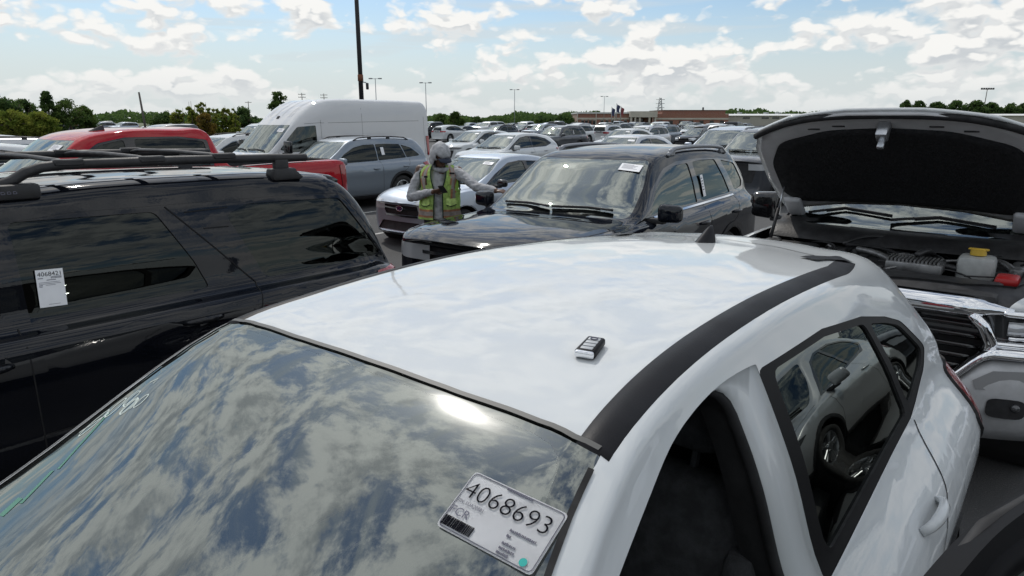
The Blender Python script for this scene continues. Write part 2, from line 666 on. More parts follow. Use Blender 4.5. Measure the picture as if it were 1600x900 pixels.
class Body:
    def __init__(s, bm):
        s.bm = bm
        s.lay = bm.faces.layers.int.new('tag')
        s.names = ['body']
        s.bvh = BVHTree.FromBMesh(bm)

    def tagid(s, n):
        if n not in s.names:
            s.names.append(n)
        return s.names.index(n)

    def cut(s, name, poly, ax, cond, src=('body',)):
        bm = s.bm
        i, j = AX[ax]
        tid = s.tagid(name)
        ids = {s.tagid(q) for q in src}
        pts = [Vector(p[:2]) for p in poly]
        ar = sum(pts[k - 1].x * pts[k].y - pts[k].x * pts[k - 1].y for k in range(len(pts)))
        if ar < 0:
            pts.reverse()
        x0, x1 = min(p.x for p in pts) - .3, max(p.x for p in pts) + .3
        y0, y1 = min(p.y for p in pts) - .3, max(p.y for p in pts) + .3
        cand = []
        for f in bm.faces:
            if f[s.lay] in ids:
                c = f.calc_center_median()
                if x0 < c[i] < x1 and y0 < c[j] < y1 and cond(c, f.normal):
                    cand.append(f)
        for k in range(len(pts)):
            a, b = pts[k - 1], pts[k]
            e = b - a
            if e.length < 1e-5:
                continue
            no2 = Vector((e.y, -e.x)).normalized()
            co = Vector((0, 0, 0))
            no = Vector((0, 0, 0))
            co[i], co[j] = a
            no[i], no[j] = no2
            ge = set(cand)
            for f in cand:
                ge.update(f.edges)
                ge.update(f.verts)
            res = bmesh.ops.bisect_plane(bm, geom=list(ge), dist=1e-5, plane_co=co, plane_no=no)
            cand = [f for f in res['geom'] if isinstance(f, bmesh.types.BMFace) and f.is_valid
                    and (f.calc_center_median() - co).dot(no) < 0]
        for f in cand:
            f[s.lay] = tid
        return len(cand)

    def finish(s, depth, inner=None):
        """split by tag; returns {name: mesh}. depth = inset per tag; adds a 'rim' mesh round every inset piece"""
        bm = s.bm
        bm.normal_update()
        bm.verts.index_update()
        N = [v.normal.copy() for v in bm.verts]
        C = [v.co.copy() for v in bm.verts]
        dp = lambda n: depth.get(n, 0.0)
        out = {}
        for ti, n in enumerate(s.names):
            fs = [f for f in bm.faces if f[s.lay] == ti]
            if not fs:
                continue
            idx = {}
            V, NN, F = [], [], []
            for f in fs:
                q = []
                for v in f.verts:
                    if v.index not in idx:
                        idx[v.index] = len(V)
                        V.append(C[v.index] - N[v.index] * dp(n))
                        NN.append(N[v.index])
                    q.append(idx[v.index])
                F.append(q)
            out[n] = mesh_from(n, V, F, True, NN)
        V, F = [], []
        for e in bm.edges:
            if len(e.link_faces) != 2:
                continue
            a, b = s.names[e.link_faces[0][s.lay]], s.names[e.link_faces[1][s.lay]]
            if a == b or abs(dp(a) - dp(b)) < 1e-4:
                continue
            lo, hi = min(dp(a), dp(b)), max(dp(a), dp(b)) + .003
            k = len(V)
            for v in e.verts:
                V.append(C[v.index] - N[v.index] * lo)
            for v in reversed(e.verts):
                V.append(C[v.index] - N[v.index] * hi)
            F.append((k, k + 1, k + 2, k + 3))
        if F:
            out['rim'] = mesh_from('rim', V, F, False)
        if inner is not None:
            zf, off = inner[:2]
            V, F, idx = [], [], {}
            skip = {k for k, n in enumerate(s.names) if n in GLASSY}
            for f in bm.faces:
                if f[s.lay] in skip or f.calc_center_median().z < zf or f.calc_center_median().x > inner[2]:
                    continue
                q = []
                for v in f.verts:
                    if v.index not in idx:
                        idx[v.index] = len(V)
                        V.append(C[v.index] - N[v.index] * off)
                    q.append(idx[v.index])
                F.append(q[::-1])
            out['inner'] = mesh_from('inner', V, F)
        return out

    def on(s, p, d):
        """surface point hit from p along d"""
        h = s.bvh.ray_cast(Vector(p), Vector(d))
        return (h[0], h[1]) if h[0] is not None else (None, None)

    def side(s, x, z, sgn=1):
        return s.on((x, 3 * sgn, z), (0, -sgn, 0))

    def top(s, x, y):
        return s.on((x, y, 5), (0, 0, -1))

    def ribbon(s, pts, width, lift=.0015, mode='side', sgn=1, sub=10):
        """strip lying on the surface; pts in xz (side), xy (top) or yz (front/rear)"""
        P = []
        for k in range(len(pts) - 1):
            for j in range(sub):
                t = j / sub
                P.append(tuple(pts[k][q] * (1 - t) + pts[k + 1][q] * t for q in (0, 1)))
        P.append(tuple(pts[-1][:2]))
        L = []
        for a, b in P:
            if mode == 'side':
                h = s.side(a, b, sgn)
            elif mode == 'top':
                h = s.top(a, b)
            elif mode == 'front':
                h = s.on((6, a, b), (-1, 0, 0))
            else:
                h = s.on((-6, a, b), (1, 0, 0))
            if h[0] is not None:
                L.append(h)
        return ribbon_vf(L, width, lift)


GLASSY = {'windshield', 'rear_window', 'front_window', 'rear_door_window', 'quarter_window', 'hole', 'front_door', 'door_hole', 'hood_skin',
          'front_window_r', 'rear_door_window_r', 'quarter_window_r'}


def ribbon_vf(L, width, lift):
    V, F = [], []
    for k, (p, n) in enumerate(L):
        a = L[max(0, k - 1)][0]
        b = L[min(len(L) - 1, k + 1)][0]
        s_ = (b - a).cross(n)
        if s_.length < 1e-7:
            continue
        s_.normalize()
        V += [p + s_ * width / 2 + n * lift, p - s_ * width / 2 + n * lift]
    for k in range(len(V) // 2 - 1):
        F.append((2 * k, 2 * k + 1, 2 * k + 3, 2 * k + 2))
    return V, F


def circ(cx, cz, r_, n=26):
    return [(cx + r_ * math.cos(2 * math.pi * k / n), cz + r_ * math.sin(2 * math.pi * k / n)) for k in range(n)]


WHEELS = {}


def wheel_meshes(rad, wid, style='alloy'):
    key = (rad, wid, style)
    if key in WHEELS:
        return WHEELS[key]
    h = wid / 2
    rr = rad * .68
    tyre = lathe_me('tyre', [(rr, -h * .8), (rr + .02, -h), (rad * .9, -h * 1.02), (rad - .02, -h * .85), (rad, -h * .55),
                             (rad, h * .55), (rad - .02, h * .85), (rad * .9, h * 1.02), (rr + .02, h), (rr, h * .8)], 36)
    bm = bmesh.new()
    n = 5 if style != 'steel' else 8
    prof = [(rr + .004, h * .8), (rr - .02, h * .82), (rr - .03, h * .5), (rr - .04, -h * .6), (.04, -h * .6)]
    me = lathe_me('r', prof, 36)
    bm.from_mesh(me)
    for k in range(n):
        a = 2 * math.pi * k / n
        for da in (-.13, .13):
            mt = Matrix.Rotation(-(a + da), 4, 'Y')
            box_bm(bm, (.05, h * .45, -.022), (rr - .01, h * .78, .022), .008, 1, mt)
    cyl = bmesh.ops.create_cone(bm, cap_ends=True, segments=16, radius1=.075, radius2=.06, depth=.05)
    for v in cyl['verts']:
        v.co = Vector((v.co.x, h * .72 + v.co.z, v.co.y))
    bmesh.ops.recalc_face_normals(bm, faces=bm.faces)
    rim = bm_mesh('rim', bm, True, 35)
    WHEELS[key] = (fix_normals(tyre), rim)
    return WHEELS[key]


def add_wheel(root, x, y, rad, wid, sgn, style='alloy'):
    t, r_ = wheel_meshes(rad, wid, style)
    w = empty('wheel')
    w.parent = root
    w.location = (x, y * sgn, rad)
    if sgn < 0:
        w.rotation_euler = (0, 0, math.pi)
    link('tyre', t, w, M_TYRE)
    link('rim', r_, w, M_RIMD if style == 'dark' else M_RIM)


def well_me(x, z, r_, y0, y1):
    n = 20
    V, F = [], []
    for k in range(n):
        t = 2 * math.pi * k / n
        V += [(x + r_ * math.cos(t), y0, z + r_ * math.sin(t)), (x + r_ * math.cos(t), y1, z + r_ * math.sin(t))]
    for k in range(n):
        a, b = 2 * k, 2 * ((k + 1) % n)
        F.append((a, a + 1, b + 1, b))
    F.append(tuple(2 * k + 1 for k in range(n)))
    return mesh_from('wheel_well', V, F, False)


def seat_me(w=.52, back=.62, head=True, base=.5):
    """front seat, origin at floor centre of the cushion, facing +x"""
    bm = bmesh.new()
    box_bm(bm, (-.22, -w / 2, .12), (.30, w / 2, .30), .06, 3)
    mt = Matrix.Translation((-.22, 0, .24)) @ Matrix.Rotation(R(-16), 4, 'Y')
    box_bm(bm, (-.09, -w / 2, 0), (.07, w / 2, back), .06, 3, mt)
    for s_ in (-1, 1):
        box_bm(bm, (-.05, s_ * w / 2 - .05, .05), (.12, s_ * w / 2 + .03, back * .8), .035, 2, mt)
    if head:
        box_bm(bm, (-.06, -.14, back + .04), (.06, .14, back + .25), .05, 3, mt)
        for s_ in (-1, 1):
            box_bm(bm, (-.01, s_ * .07 - .007, back - .02), (.01, s_ * .07 + .007, back + .08), 0, 1, mt)
    return bm_mesh('seat', bm, True, 45)


SEAT = seat_me()
BENCH = seat_me(1.25, .6, False)


def mirror_parts(root, x, y, z, sgn, m, size=(.12, .22, .17), black=False):
    bm = bmesh.new()
    a, b, c = size
    mt = Matrix.Translation((x, sgn * (y + b / 2 + .05), z)) @ Matrix.Rotation(R(8 * sgn), 4, 'Z')
    box_bm(bm, (-a / 2, -b / 2, -c / 2), (a / 2, b / 2, c / 2), .045, 4, mt)
    for v in bm.verts:                                   # taper outward and forward
        q = (v.co.y * sgn - y) / (b + .05)
        v.co.z = z + (v.co.z - z) * (1.0 - .18 * max(0, q - .4))
    o = link('mirror', bm_mesh('mirror', bm, True), root, M_GLOSSB if black else m)
    bm = bmesh.new()
    box_bm(bm, (x - .03, sgn * (y - .05) if sgn > 0 else sgn * (y + .12), z - c / 2 - .015),
           (x + .05, sgn * (y + .12) if sgn > 0 else sgn * (y - .05), z - c / 2 + .035), .012, 2)
    link('mirror_stalk', bm_mesh('mirror_stalk', bm, True, 40), o, M_PLAST)
    bm = bmesh.new()
    mt2 = mt @ Matrix.Translation((-a / 2 - .002, 0, 0))
    box_bm(bm, (-.004, -b / 2 + .03, -c / 2 + .03), (.004, b / 2 - .03, c / 2 - .03), .003, 1, mt2)
    link('mirror_glass', bm_mesh('mirror_glass', bm), o, G_MIR)
    return o


def handle_part(root, B, x, z, sgn, m, l=.22):
    p, n = B.side(x, z, sgn)
    if p is None:
        return
    bm = bmesh.new()
    q = .035
    pts = []
    for k in range(9):
        t = k / 8
        xx = x + l / 2 - l * t
        pp, nn = B.side(xx, z, sgn)
        pp = pp or p
        pts.append(pp + n * (q * math.sin(math.pi * t) ** .5 + .002))
    V, F = tube_vf(pts, [.011 + .005 * math.sin(math.pi * k / 8) for k in range(9)], 8, flat=1.25)
    link('door_handle', mesh_from('door_handle', V, F), root, m)


def wiper_part(root, B, pts):
    """pts: list of (y,z) on the windshield from the pivot; ray-cast from the front"""
    L = []
    for y, z in pts:
        p, n = B.on((6, y, z), (-1, 0, -.0))
        if p is not None:
            L.append(p + n * .022)
    if len(L) < 2:
        return
    Q = []
    for k in range(len(L) - 1):
        for j in range(4):
            Q.append(L[k].lerp(L[k + 1], j / 4))
    Q.append(L[-1])
    V, F = tube_vf(Q, [.012 - .006 * k / (len(Q) - 1) for k in range(len(Q))], 6)
    V2, F2 = tube_vf([q + Vector((.0, 0, -.012)) for q in Q[len(Q) // 4:]], .007, 5)
    k = len(V)
    V += V2
    F += [tuple(i + k for i in f) for f in F2]
    link('wiper', mesh_from('wiper', V, F), root, M_PLAST)


def sticker(root, B, c, d, w, h, rot=0.0, up=Vector((0, 0, 1)), lift=.004, name='window_sticker', lines=True):
    """paper label on the surface hit from c along d"""
    p, n = B.on(c, d)
    if p is None:
        return None
    return label_at(root, p + n * lift, n, w, h, rot, up, name, lines)


def label_at(root, p, n, w, h, rot=0.0, up=Vector((0, 0, 1)), name='window_sticker', lines=True):
    z = n.normalized()
    x = up.cross(z).normalized()
    y = z.cross(x)
    mt = Matrix((x, y, z)).transposed().to_4x4() @ Matrix.Rotation(rot, 4, 'Z')
    mt.translation = p
    bm = bmesh.new()
    box_bm(bm, (-w / 2, -h / 2, -.0006), (w / 2, h / 2, .0006), 0)
    o = link(name, bm_mesh(name, bm), root, M_PAPER)
    o.matrix_local = mt
    if lines:
        bm = bmesh.new()
        for k in range(5):
            yy = h * (.34 - .13 * k)
            box_bm(bm, (-w * .4, yy - h * .02, .0007), (w * (.1 + .28 * ((k * 37) % 10) / 10), yy + h * .02, .0011))
        link('print', bm_mesh('print', bm), o, M_INKG)
    return o


def box_part(root, name, lo, hi, m, bevel=.02, seg=2, mtx=None):
    return link(name, box_me(name, lo, hi, bevel, seg, True, mtx), root, m)


# world frame of the lot: rows of cars stand parallel.  rr = tailwards, ll = to the cars' left
RR = Vector((0.63747765, 0.77046885, 0))
LLV = Vector((0.77046885, -0.63747765, 0))
YAW = math.atan2(-RR.y, -RR.x)


def place(o, lon, lat, dyaw=0.0, z=0.0):
    """put a car (origin = centre of its footprint, +x forward) at lon/lat metres in the lot frame"""
    p = RR * lon + LLV * lat
    o.location = (p.x, p.y, z)
    o.rotation_euler = (0, 0, YAW + dyaw)
    return o


# ------------------------------------------------------------------ generic car
def build_car(name, sp):
    """sp: see the tables below. Returns root Empty with all parts as children (local: +x forward, +y left)"""
    root = empty(name)
    P = sp['paint']
    ms, ml = sp.get('res', (4, 3))
    B = Body(loft(sp['rows'], ms, ml, sp.get('cap', (.03, .03))))
    sd = lambda s_: (lambda c, n: c.y * s_ > .25 and abs(n.y) > .22)
    # wheel arches
    for x, r_ in sp['arch']:
        for s_ in (1, -1):
            B.cut('hole', circ(x, sp['wheel'][0] + .01, r_), 'xz', lambda c, n, s_=s_: c.y * s_ > .45)
    # lower cladding
    if 'clad' in sp:
        for s_ in (1, -1):
            for x, r_ in sp['arch']:
                B.cut('cladding', circ(x, sp['wheel'][0] + .01, r_ + .065), 'xz', lambda c, n, s_=s_: c.y * s_ > .45)
            B.cut('cladding', sp['clad'], 'xz', lambda c, n, s_=s_: c.y * s_ > .3 and abs(n.y) > .2)
    # bonnet outline seams are ribbons; glass
    if 'door_open' in sp:
        B.cut('front_door', sp['door_open'], 'xz', sd(1))
    dsrc = ('body', 'front_door')
    ws = sp['windshield']
    if callable(ws):
        ws = ws(B)
    B.cut('windshield_surround', rnd(ws, sp.get('wsr', .04)), 'yz', lambda c, n: n.x > .12 and c.z > ws[0][1] - .25 and c.x > sp['ws_x'][0] and c.x < sp['ws_x'][1])
    cy = sum(p[0] for p in ws) / len(ws)
    cz = sum(p[1] for p in ws) / len(ws)
    ffy, ffz = sp.get('frit', (.965, .94))
    ins = [(p[0] * ffy, cz + (p[1] - cz) * ffz) for p in ws]
    B.cut('windshield', rnd(ins, .06), 'yz', lambda c, n: n.x > .12 and c.z > ws[0][1] - .25, ('windshield_surround',))
    if 'rear_window' in sp:
        B.cut('rear_window', rnd(sp['rear_window'], .06), 'yz', lambda c, n: n.x < -.12 and c.x < sp['rw_x'])
    for s_, sf in ((1, ''), (-1, '_r')):
        if 'trim' in sp:
            if s_ == 1 and 'door_open' in sp:
                B.cut('window_trim', rnd(sp['trim_left'], .03), 'xz', sd(s_))
            else:
                B.cut('window_trim', rnd(sp['trim'], .03), 'xz', sd(s_))
        for wn, poly in sp['windows'].items():
            if s_ == 1 and 'door_open' in sp and wn == 'front_window':
                B.cut('door_hole', rnd(poly, .03), 'xz', sd(s_), ('front_door',))
                continue
            B.cut(wn + sf, rnd(poly, sp.get('wr', .035)), 'xz', sd(s_), ('window_trim', 'body'))
    for ln, poly, ax, cnd, m_, dep, both in sp.get('panels', []):
        for s_ in ((1, -1) if both else (0,)):
            pl = [(-a if ax == 'yz' and s_ < 0 else a, b_) for a, b_ in poly]
            B.cut(ln + {1: '#l', -1: '#r', 0: ''}[s_], pl, ax,
                  (lambda c, n, s_=s_: (c.y * s_ > 0 if s_ else True) and cnd(c, n)), ('body', 'cladding', 'window_trim') + (('hood_skin',) if ln == 'cowl_top' else ()))
    depth = {'window_trim': .002, 'windshield_surround': .0015, 'windshield': .0016, 'rear_window': .006, 'cladding': -.010,
             'front_door': 0.0}
    for w_ in ('front_window', 'rear_door_window', 'quarter_window'):
        depth[w_] = depth[w_ + '_r'] = .010
    pm = {}
    for ln, poly, ax, cnd, m_, dep, both in sp.get('panels', []):
        for sf in ('', '#l', '#r'):
            depth[ln + sf] = dep
            pm[ln + sf] = m_
    out = B.finish(depth, inner=(.62, .03, sp['ws_x'][1] - .05))
    gl = {'windshield': sp.get('g_ws', G_WS), 'rear_window': sp.get('g_rear', G_TINT),
          'front_window': sp.get('g_front', G_SIDE), 'rear_door_window': sp.get('g_rear', G_TINT),
          'quarter_window': sp.get('g_rear', G_TINT)}
    keep = {}
    for n, me in out.items():
        base = n[:-2] if n.endswith('_r') else n
        if n in ('hole', 'door_hole', 'front_door'):
            keep[n] = me
            continue
        if n == 'body':
            link('body', me, root, P)
        elif base in gl:
            link(base, me, root, gl[base])
        elif n == 'window_trim':
            link('window_trim', me, root, sp.get('m_trim', M_GLOSSB))
        elif n == 'windshield_surround':
            link('windshield_border', me, root, sp.get('g_frit', G_FRIT))
        elif n == 'cladding':
            link('lower_cladding', me, root, sp.get('m_clad', M_PLAST))
        elif n == 'rim':
            link('window_seal', me, root, M_RUB)
        elif n == 'inner':
            link('cabin_lining', me, root, sp.get('m_int', M_INT))
        elif n in pm:
            link(n.split('#')[0].rstrip('0123456789_'), me, root, pm[n])
    # wheels
    rad, wid = sp['wheel'][:2]
    sty = sp['wheel'][2] if len(sp['wheel']) > 2 else 'alloy'
    for x, r_ in sp['arch']:
        for s_ in (1, -1):
            yy = sp['track']
            add_wheel(root, x, yy, rad, wid, s_, sty)
            me = well_me(x, rad + .01, r_ + .015, s_ * (yy + wid * .62), s_ * (yy - .28))
            link('wheel_well', me, root, M_WELL)
    # cabin
    ci = sp.get('cabin')
    if ci:
        x0, x1, yw, zb, cow, dz = ci                     # floor from x0 (rear) to x1 (front)
        box_part(root, 'cabin_floor', (x0, -yw, .36), (x1, yw, .46), M_INT, .01)
        mt = Matrix.Identity(4)
        bm = bmesh.new()
        prof = [(cow + .05, dz - .02), (cow - .12, dz + .015), (cow - .32, dz + .03), (cow - .42, dz - .02), (cow - .46, dz - .16),
                (cow - .40, dz - .30), (cow - .1, dz - .42)]
        n = len(prof)
        vs = []
        for y in (-yw, yw):
            vs.append([bm.verts.new((a, y, b)) for a, b in prof])
        for k in range(n - 1):
            bm.faces.new((vs[0][k], vs[0][k + 1], vs[1][k + 1], vs[1][k]))
        link('dashboard', bm_mesh('dashboard', bm, True, 30), root, sp.get('m_dash', M_DASH))
        me = tube_me('steering_wheel', [(.015 * math.sin(2 * math.pi * k / 20) * 0, .18 * math.cos(2 * math.pi * k / 20), .18 * math.sin(2 * math.pi * k / 20))
                                        for k in range(20)], .015, 7, closed=True)
        o = link('steering_wheel', me, root, M_DASH)
        o.location = (cow - .58, .38, dz - .05)
        o.rotation_euler = (0, R(-24), 0)
        for s_ in (1, -1):
            link('seat', SEAT, root, sp.get('m_seat', M_SEAT), (sp['seat_x'], s_ * .38, .42 + sp.get('seat_z', 0)))
        if sp.get('bench', True):
            link('rear_seat', BENCH, root, sp.get('m_seat', M_SEAT), (sp['seat_x'] - .95, 0, .42 + sp.get('seat_z', 0)))
    # seams
    for k, (mode, pts) in enumerate(sp.get('seams', [])):
        for s_ in ((1, -1) if mode == 'side' else (1,)):
            q = pts
            V, F = B.ribbon(q, .007, .0016, mode, s_)
            if F:
                link('panel_gap', mesh_from('panel_gap', V, F), root, M_SEAM)
            if mode == 'top':
                V, F = B.ribbon([(a, -b) for a, b in q], .007, .0016, mode, 1)
                if F:
                    link('panel_gap', mesh_from('panel_gap', V, F), root, M_SEAM)
    for x, z in sp.get('handles', []):
        for s_ in (1, -1):
            handle_part(root, B, x, z, s_, sp.get('m_handle', P))
    if 'mirror' in sp:
        x, y, z = sp['mirror']
        for s_ in (1, -1):
            mirror_parts(root, x, y, z, s_, P, sp.get('mir_size', (.12, .22, .17)), sp.get('mir_black', False))
    for pts in sp.get('wipers', []):
        wiper_part(root, B, pts)
    for rl in sp.get('rails', []):
        (x0, x1, y, hgt, th, m_) = rl
        for s_ in (1, -1):
            L = []
            nn = 26
            for k in range(nn + 1):
                t = k / nn
                x = x0 + (x1 - x0) * t
                p, n_ = B.top(x, y * s_)
                lift = hgt * min(1, math.sin(math.pi * t) * 4.0) if 0 < t < 1 else 0
                L.append(p + Vector((0, 0, lift)))
            V, F = tube_vf(L, th, 8, flat=.8)
            o = link('roof_rail', mesh_from('roof_rail', V, F), root, m_)
            for t in sp.get('rail_feet', (.5,)):
                x = x0 + (x1 - x0) * t
                p, n_ = B.top(x, y * s_)
                bm = bmesh.new()
                box_bm(bm, (p.x - .06, p.y - th * .7, p.z - .01), (p.x + .06, p.y + th * .7, p.z + hgt), .01, 1)
                link('rail_foot', bm_mesh('rail_foot', bm, True, 40), o, m_)
    sp['B'] = B
    sp['keep'] = keep
    return root, B


def fin_part(root, B, x, m, h=.065, l=.16, y=0.0):
    p, n = B.top(x, y)
    bm = bmesh.new()
    rows_ = []
    for k in range(7):
        t = k / 6
        w = .032 * (1 - t) ** .7 + .004
        xa = l / 2 - l * .8 * t ** .9
        xb = -l / 2 + .01 * t
        ring = []
        for j in range(12):
            a = 2 * math.pi * j / 12
            cx = (xa + xb) / 2 + (xa - xb) / 2 * math.cos(a)
            ring.append(bm.verts.new((p.x + cx, p.y + w * math.sin(a) * (1 - .35 * max(0, math.cos(a))), p.z - .006 + h * t)))
        rows_.append(ring)
    for k in range(6):
        for j in range(12):
            bm.faces.new((rows_[k][j], rows_[k][(j + 1) % 12], rows_[k + 1][(j + 1) % 12], rows_[k + 1][j]))
    bm.faces.new(rows_[-1])
    link('antenna_fin', bm_mesh('antenna_fin', bm, True, 50), root, m)


# ------------------------------------------------------------------ ground
def build_ground():
    m = bpy.data.materials.new('asphalt')
    m.use_nodes = True
    t = NT(m.node_tree)
    p = t.n['Principled BSDF']
    tc = t.new('ShaderNodeTexCoord')
    o_ = tc.outputs['Object']
    n1 = t.noise(o_, 0.25, 6, 0.6)
    n2 = t.noise(o_, 90.0, 3, 0.7)
    c = t.mix(t.ss(n1, 0.3, 0.7), (0.040, 0.041, 0.043), (0.070, 0.070, 0.070))
    c = t.mix(t.ss(n2, 0.55, 0.75), c, (0.13, 0.13, 0.125))
    t.t.links.new(c, p.inputs['Base Color'])
    p.inputs['Roughness'].default_value = 0.85
    b = t.new('ShaderNodeBump')
    b.inputs['Strength'].default_value = 0.5
    b.inputs['Distance'].default_value = 0.01
    t.t.links.new(n2, b.inputs['Height'])
    t.t.links.new(b.outputs[0], p.inputs['Normal'])
    g = 3000
    me = mesh_from('ground', [(-g, -g, -.004), (g, -g, -.004), (g, g, -.004), (-g, g, -.004)], [(0, 1, 2, 3)], False)
    mg = mat('dry_grass_field', (0.085, 0.10, 0.045), 0.95, noise=(0.02, 0.3))
    tag(link('ground', me, None, mg), kind='structure')
    V, F = [], []
    n = 40
    me = mesh_from('parking_lot', [(-130, -30, 0), (150, -30, 0), (150, 170, 0), (-130, 170, 0)], [(0, 1, 2, 3)], False)
    tag(link('parking_lot', me, None, m), kind='structure')
    pm = mat('worn_white_paint', (.45, .45, .43), .8, noise=(6, .5))
    for lon0, lat in ((3.6, -2.55), (3.6, -5.9), (3.6, -7.3), (3.6, .65), (7.4, -10.1), (7.4, -12.7), (17.5, -5.2), (17.5, -8.2), (17.5, -10.8), (17.5, -14.6), (-1.6, -2.7), (-1.6, .65)):
        q = [RR * a_ + LLV * b_ for a_, b_ in ((lon0, lat - .05), (lon0 + 5.2, lat - .05), (lon0 + 5.2, lat + .05), (lon0, lat + .05))]
        tag(link('parking_line', mesh_from('parking_line', [(v.x, v.y, .004) for v in q], [(0, 1, 2, 3)], False), None, pm), kind='structure')


build_ground()


# ------------------------------------------------------------------ white crossover in front (driver's door ajar)
def build_hero():
    b, w = .20, .925
    rows_ = [
        row(2.22, .28, .66, (.62, .74), .80, sw=.14),
        row(2.10, .22, .82, (.76, .82), .89, sw=.16),
        row(1.85, b, .90, (.84, .92), .99, sw=.10),
        row(1.45, b, w, (.87, .98), 1.055),
        row(1.26, b, w, (.885, .995), 1.10, (.85, 1.03, .795, 1.075, .758, 1.092), .10),
        row(.80, b, w, (.905, .985), 1.345, (.815, 1.08, .738, 1.262, .714, 1.298), .10),
        row(.33, b, w, (.91, .97), 1.590, (.79, 1.105, .632, 1.503, .603, 1.560), .10),
        row(.05, b, w, (.91, .965), 1.645, (.775, 1.115, .598, 1.548, .560, 1.608), .03),
        row(-.45, b, w, (.91, .97), 1.672, (.775, 1.13, .590, 1.570, .548, 1.634)),
        row(-1.0, b, w, (.91, .98), 1.660, (.775, 1.14, .590, 1.550, .540, 1.615)),
        row(-1.5, b, w, (.915, 1.0), 1.622, (.775, 1.15, .605, 1.475, .53, 1.568)),
        row(-1.95, .22, .915, (.90, 1.0), 1.560, (.76, 1.14, .650, 1.350, .52, 1.495)),
        row(-2.12, .26, .89, (.84, .99), 1.40, (.75, 1.11, .67, 1.24, .55, 1.345)),
        row(-2.26, .32, .80, (.74, .93), 1.03, sw=-.08),
    ]
    arch_top = [(.78, 1.235), (.56, 1.358), (.34, 1.456), (.22, 1.502), (.06, 1.548), (-.15, 1.574), (-.33, 1.568)]
    ap = np.array([[(x, z, 0)] for x, z in [(.98, 1.075)] + arch_top + [(-.335, 1.566)]], float)
    arch_s = [(float(q[0][0]), float(q[0][1])) for q in cr(ap, 5)]
    door = [(-.335, .34), (.90, .34), (.98, .60), (1.0, 1.0)] + arch_s
    # rear half of the side glass outline (door open side) and the full outline for the other side
    tl = [(-.328, 1.105), (-1.30, 1.15), (-1.70, 1.205), (-1.80, 1.255), (-1.62, 1.385), (-1.45, 1.435), (-1.18, 1.492), (-.80, 1.54), (-.328, 1.556)]
    tr_ = [(1.02, 1.075), (-1.30, 1.13), (-1.70, 1.205), (-1.80, 1.255), (-1.62, 1.385), (-1.45, 1.435), (-1.18, 1.492), (-.69, 1.545), (-.15, 1.555), (.20, 1.480), (.45, 1.365), (.80, 1.185)]
    def hero_glass(B):
        top = []
        for k in range(13):
            y = .566 - 1.132 * k / 12
            top.append((y, B.top(.243 + .022 * (1 - (y / .566) ** 2), y)[0].z))
        return [(-.735, 1.085), (.735, 1.085), (.688, 1.30)] + top + [(-.688, 1.30)]
    sp = dict(
        rows=rows_, res=(6, 5), paint=M_WHITE, arch=[(1.40, .40), (-1.31, .40)], wheel=(.345, .225), track=.80,
        clad=[(-1.9, .10), (2.0, .10), (2.0, .30), (-1.9, .30)],
        door_open=door,
        windshield=hero_glass, ws_x=(.10, 1.4), wsr=.012,
        rear_window=[(-.60, 1.08), (.60, 1.08), (.48, 1.46), (-.48, 1.46)], rw_x=-1.9,
        trim=tr_, trim_left=tl,
        windows=dict(front_window=[(.92, 1.10), (-.28, 1.13), (-.30, 1.525), (-.12, 1.53), (.10, 1.495), (.36, 1.385), (.62, 1.265)],
                     rear_door_window=[(-.405, 1.135), (-1.295, 1.170), (-1.19, 1.470), (-.80, 1.520), (-.405, 1.536)],
                     quarter_window=[(-1.345, 1.178), (-1.67, 1.222), (-1.745, 1.258), (-1.58, 1.380), (-1.43, 1.420), (-1.245, 1.458)]),
        g_ws=G_HERO, g_rear=G_HREAR, m_trim=M_TRIM, frit=(.93, .93), cabin=(-1.9, 1.0, .78, 1.1, 1.18, 1.0), seat_x=.02, m_int=M_INT,
        seams=[('side', [(-1.32, 1.14), (-1.20, 1.0), (-1.02, .86), (-.92, .70), (-.90, .36)]),
               ('top', [(2.0, .70), (1.6, .74), (1.28, .78)]), ('top', [(-1.58, 0), (-1.57, .2), (-1.52, .36), (-1.44, .43)])],
        handles=[(-.98, 1.0)], mirror=(.80, .86, 1.10),
        panels=[('hatch_side_trim', [(-1.945, 1.43), (-2.25, 1.43), (-2.3, 1.12), (-2.10, 1.13)], 'xz', lambda c, n: abs(c.y) > .42 and c.x < -1.9 and c.z > 1.1, M_GLOSSB, .002, True),
                ('tail_light_1', rnd([(-1.86, .98), (-1.96, 1.12), (-2.3, 1.14), (-2.3, .78), (-2.08, .80)], .04), 'xz', lambda c, n: abs(c.y) > .55 and c.x < -1.8, M_LENSR, -.012, True),
                ('head_light_1', rnd([(1.75, .84), (2.0, .86), (2.3, .80), (2.3, .66), (2.0, .72)], .04), 'xz', lambda c, n: abs(c.y) > .45 and c.x > 1.6, M_LENSC, -.004, True),
                ('grille_1', rnd([(-.5, .45), (.5, .45), (.55, .74), (-.55, .74)], .05), 'yz', lambda c, n: n.x > .5 and c.x > 1.8, M_PLAST, .02, False)],
    )
    root, B = build_car('white_crossover', sp)
    tag(root, 'white crossover in the foreground with driver door ajar and key fob on its roof', 'car')
    place(root, 1.1, -1.08)
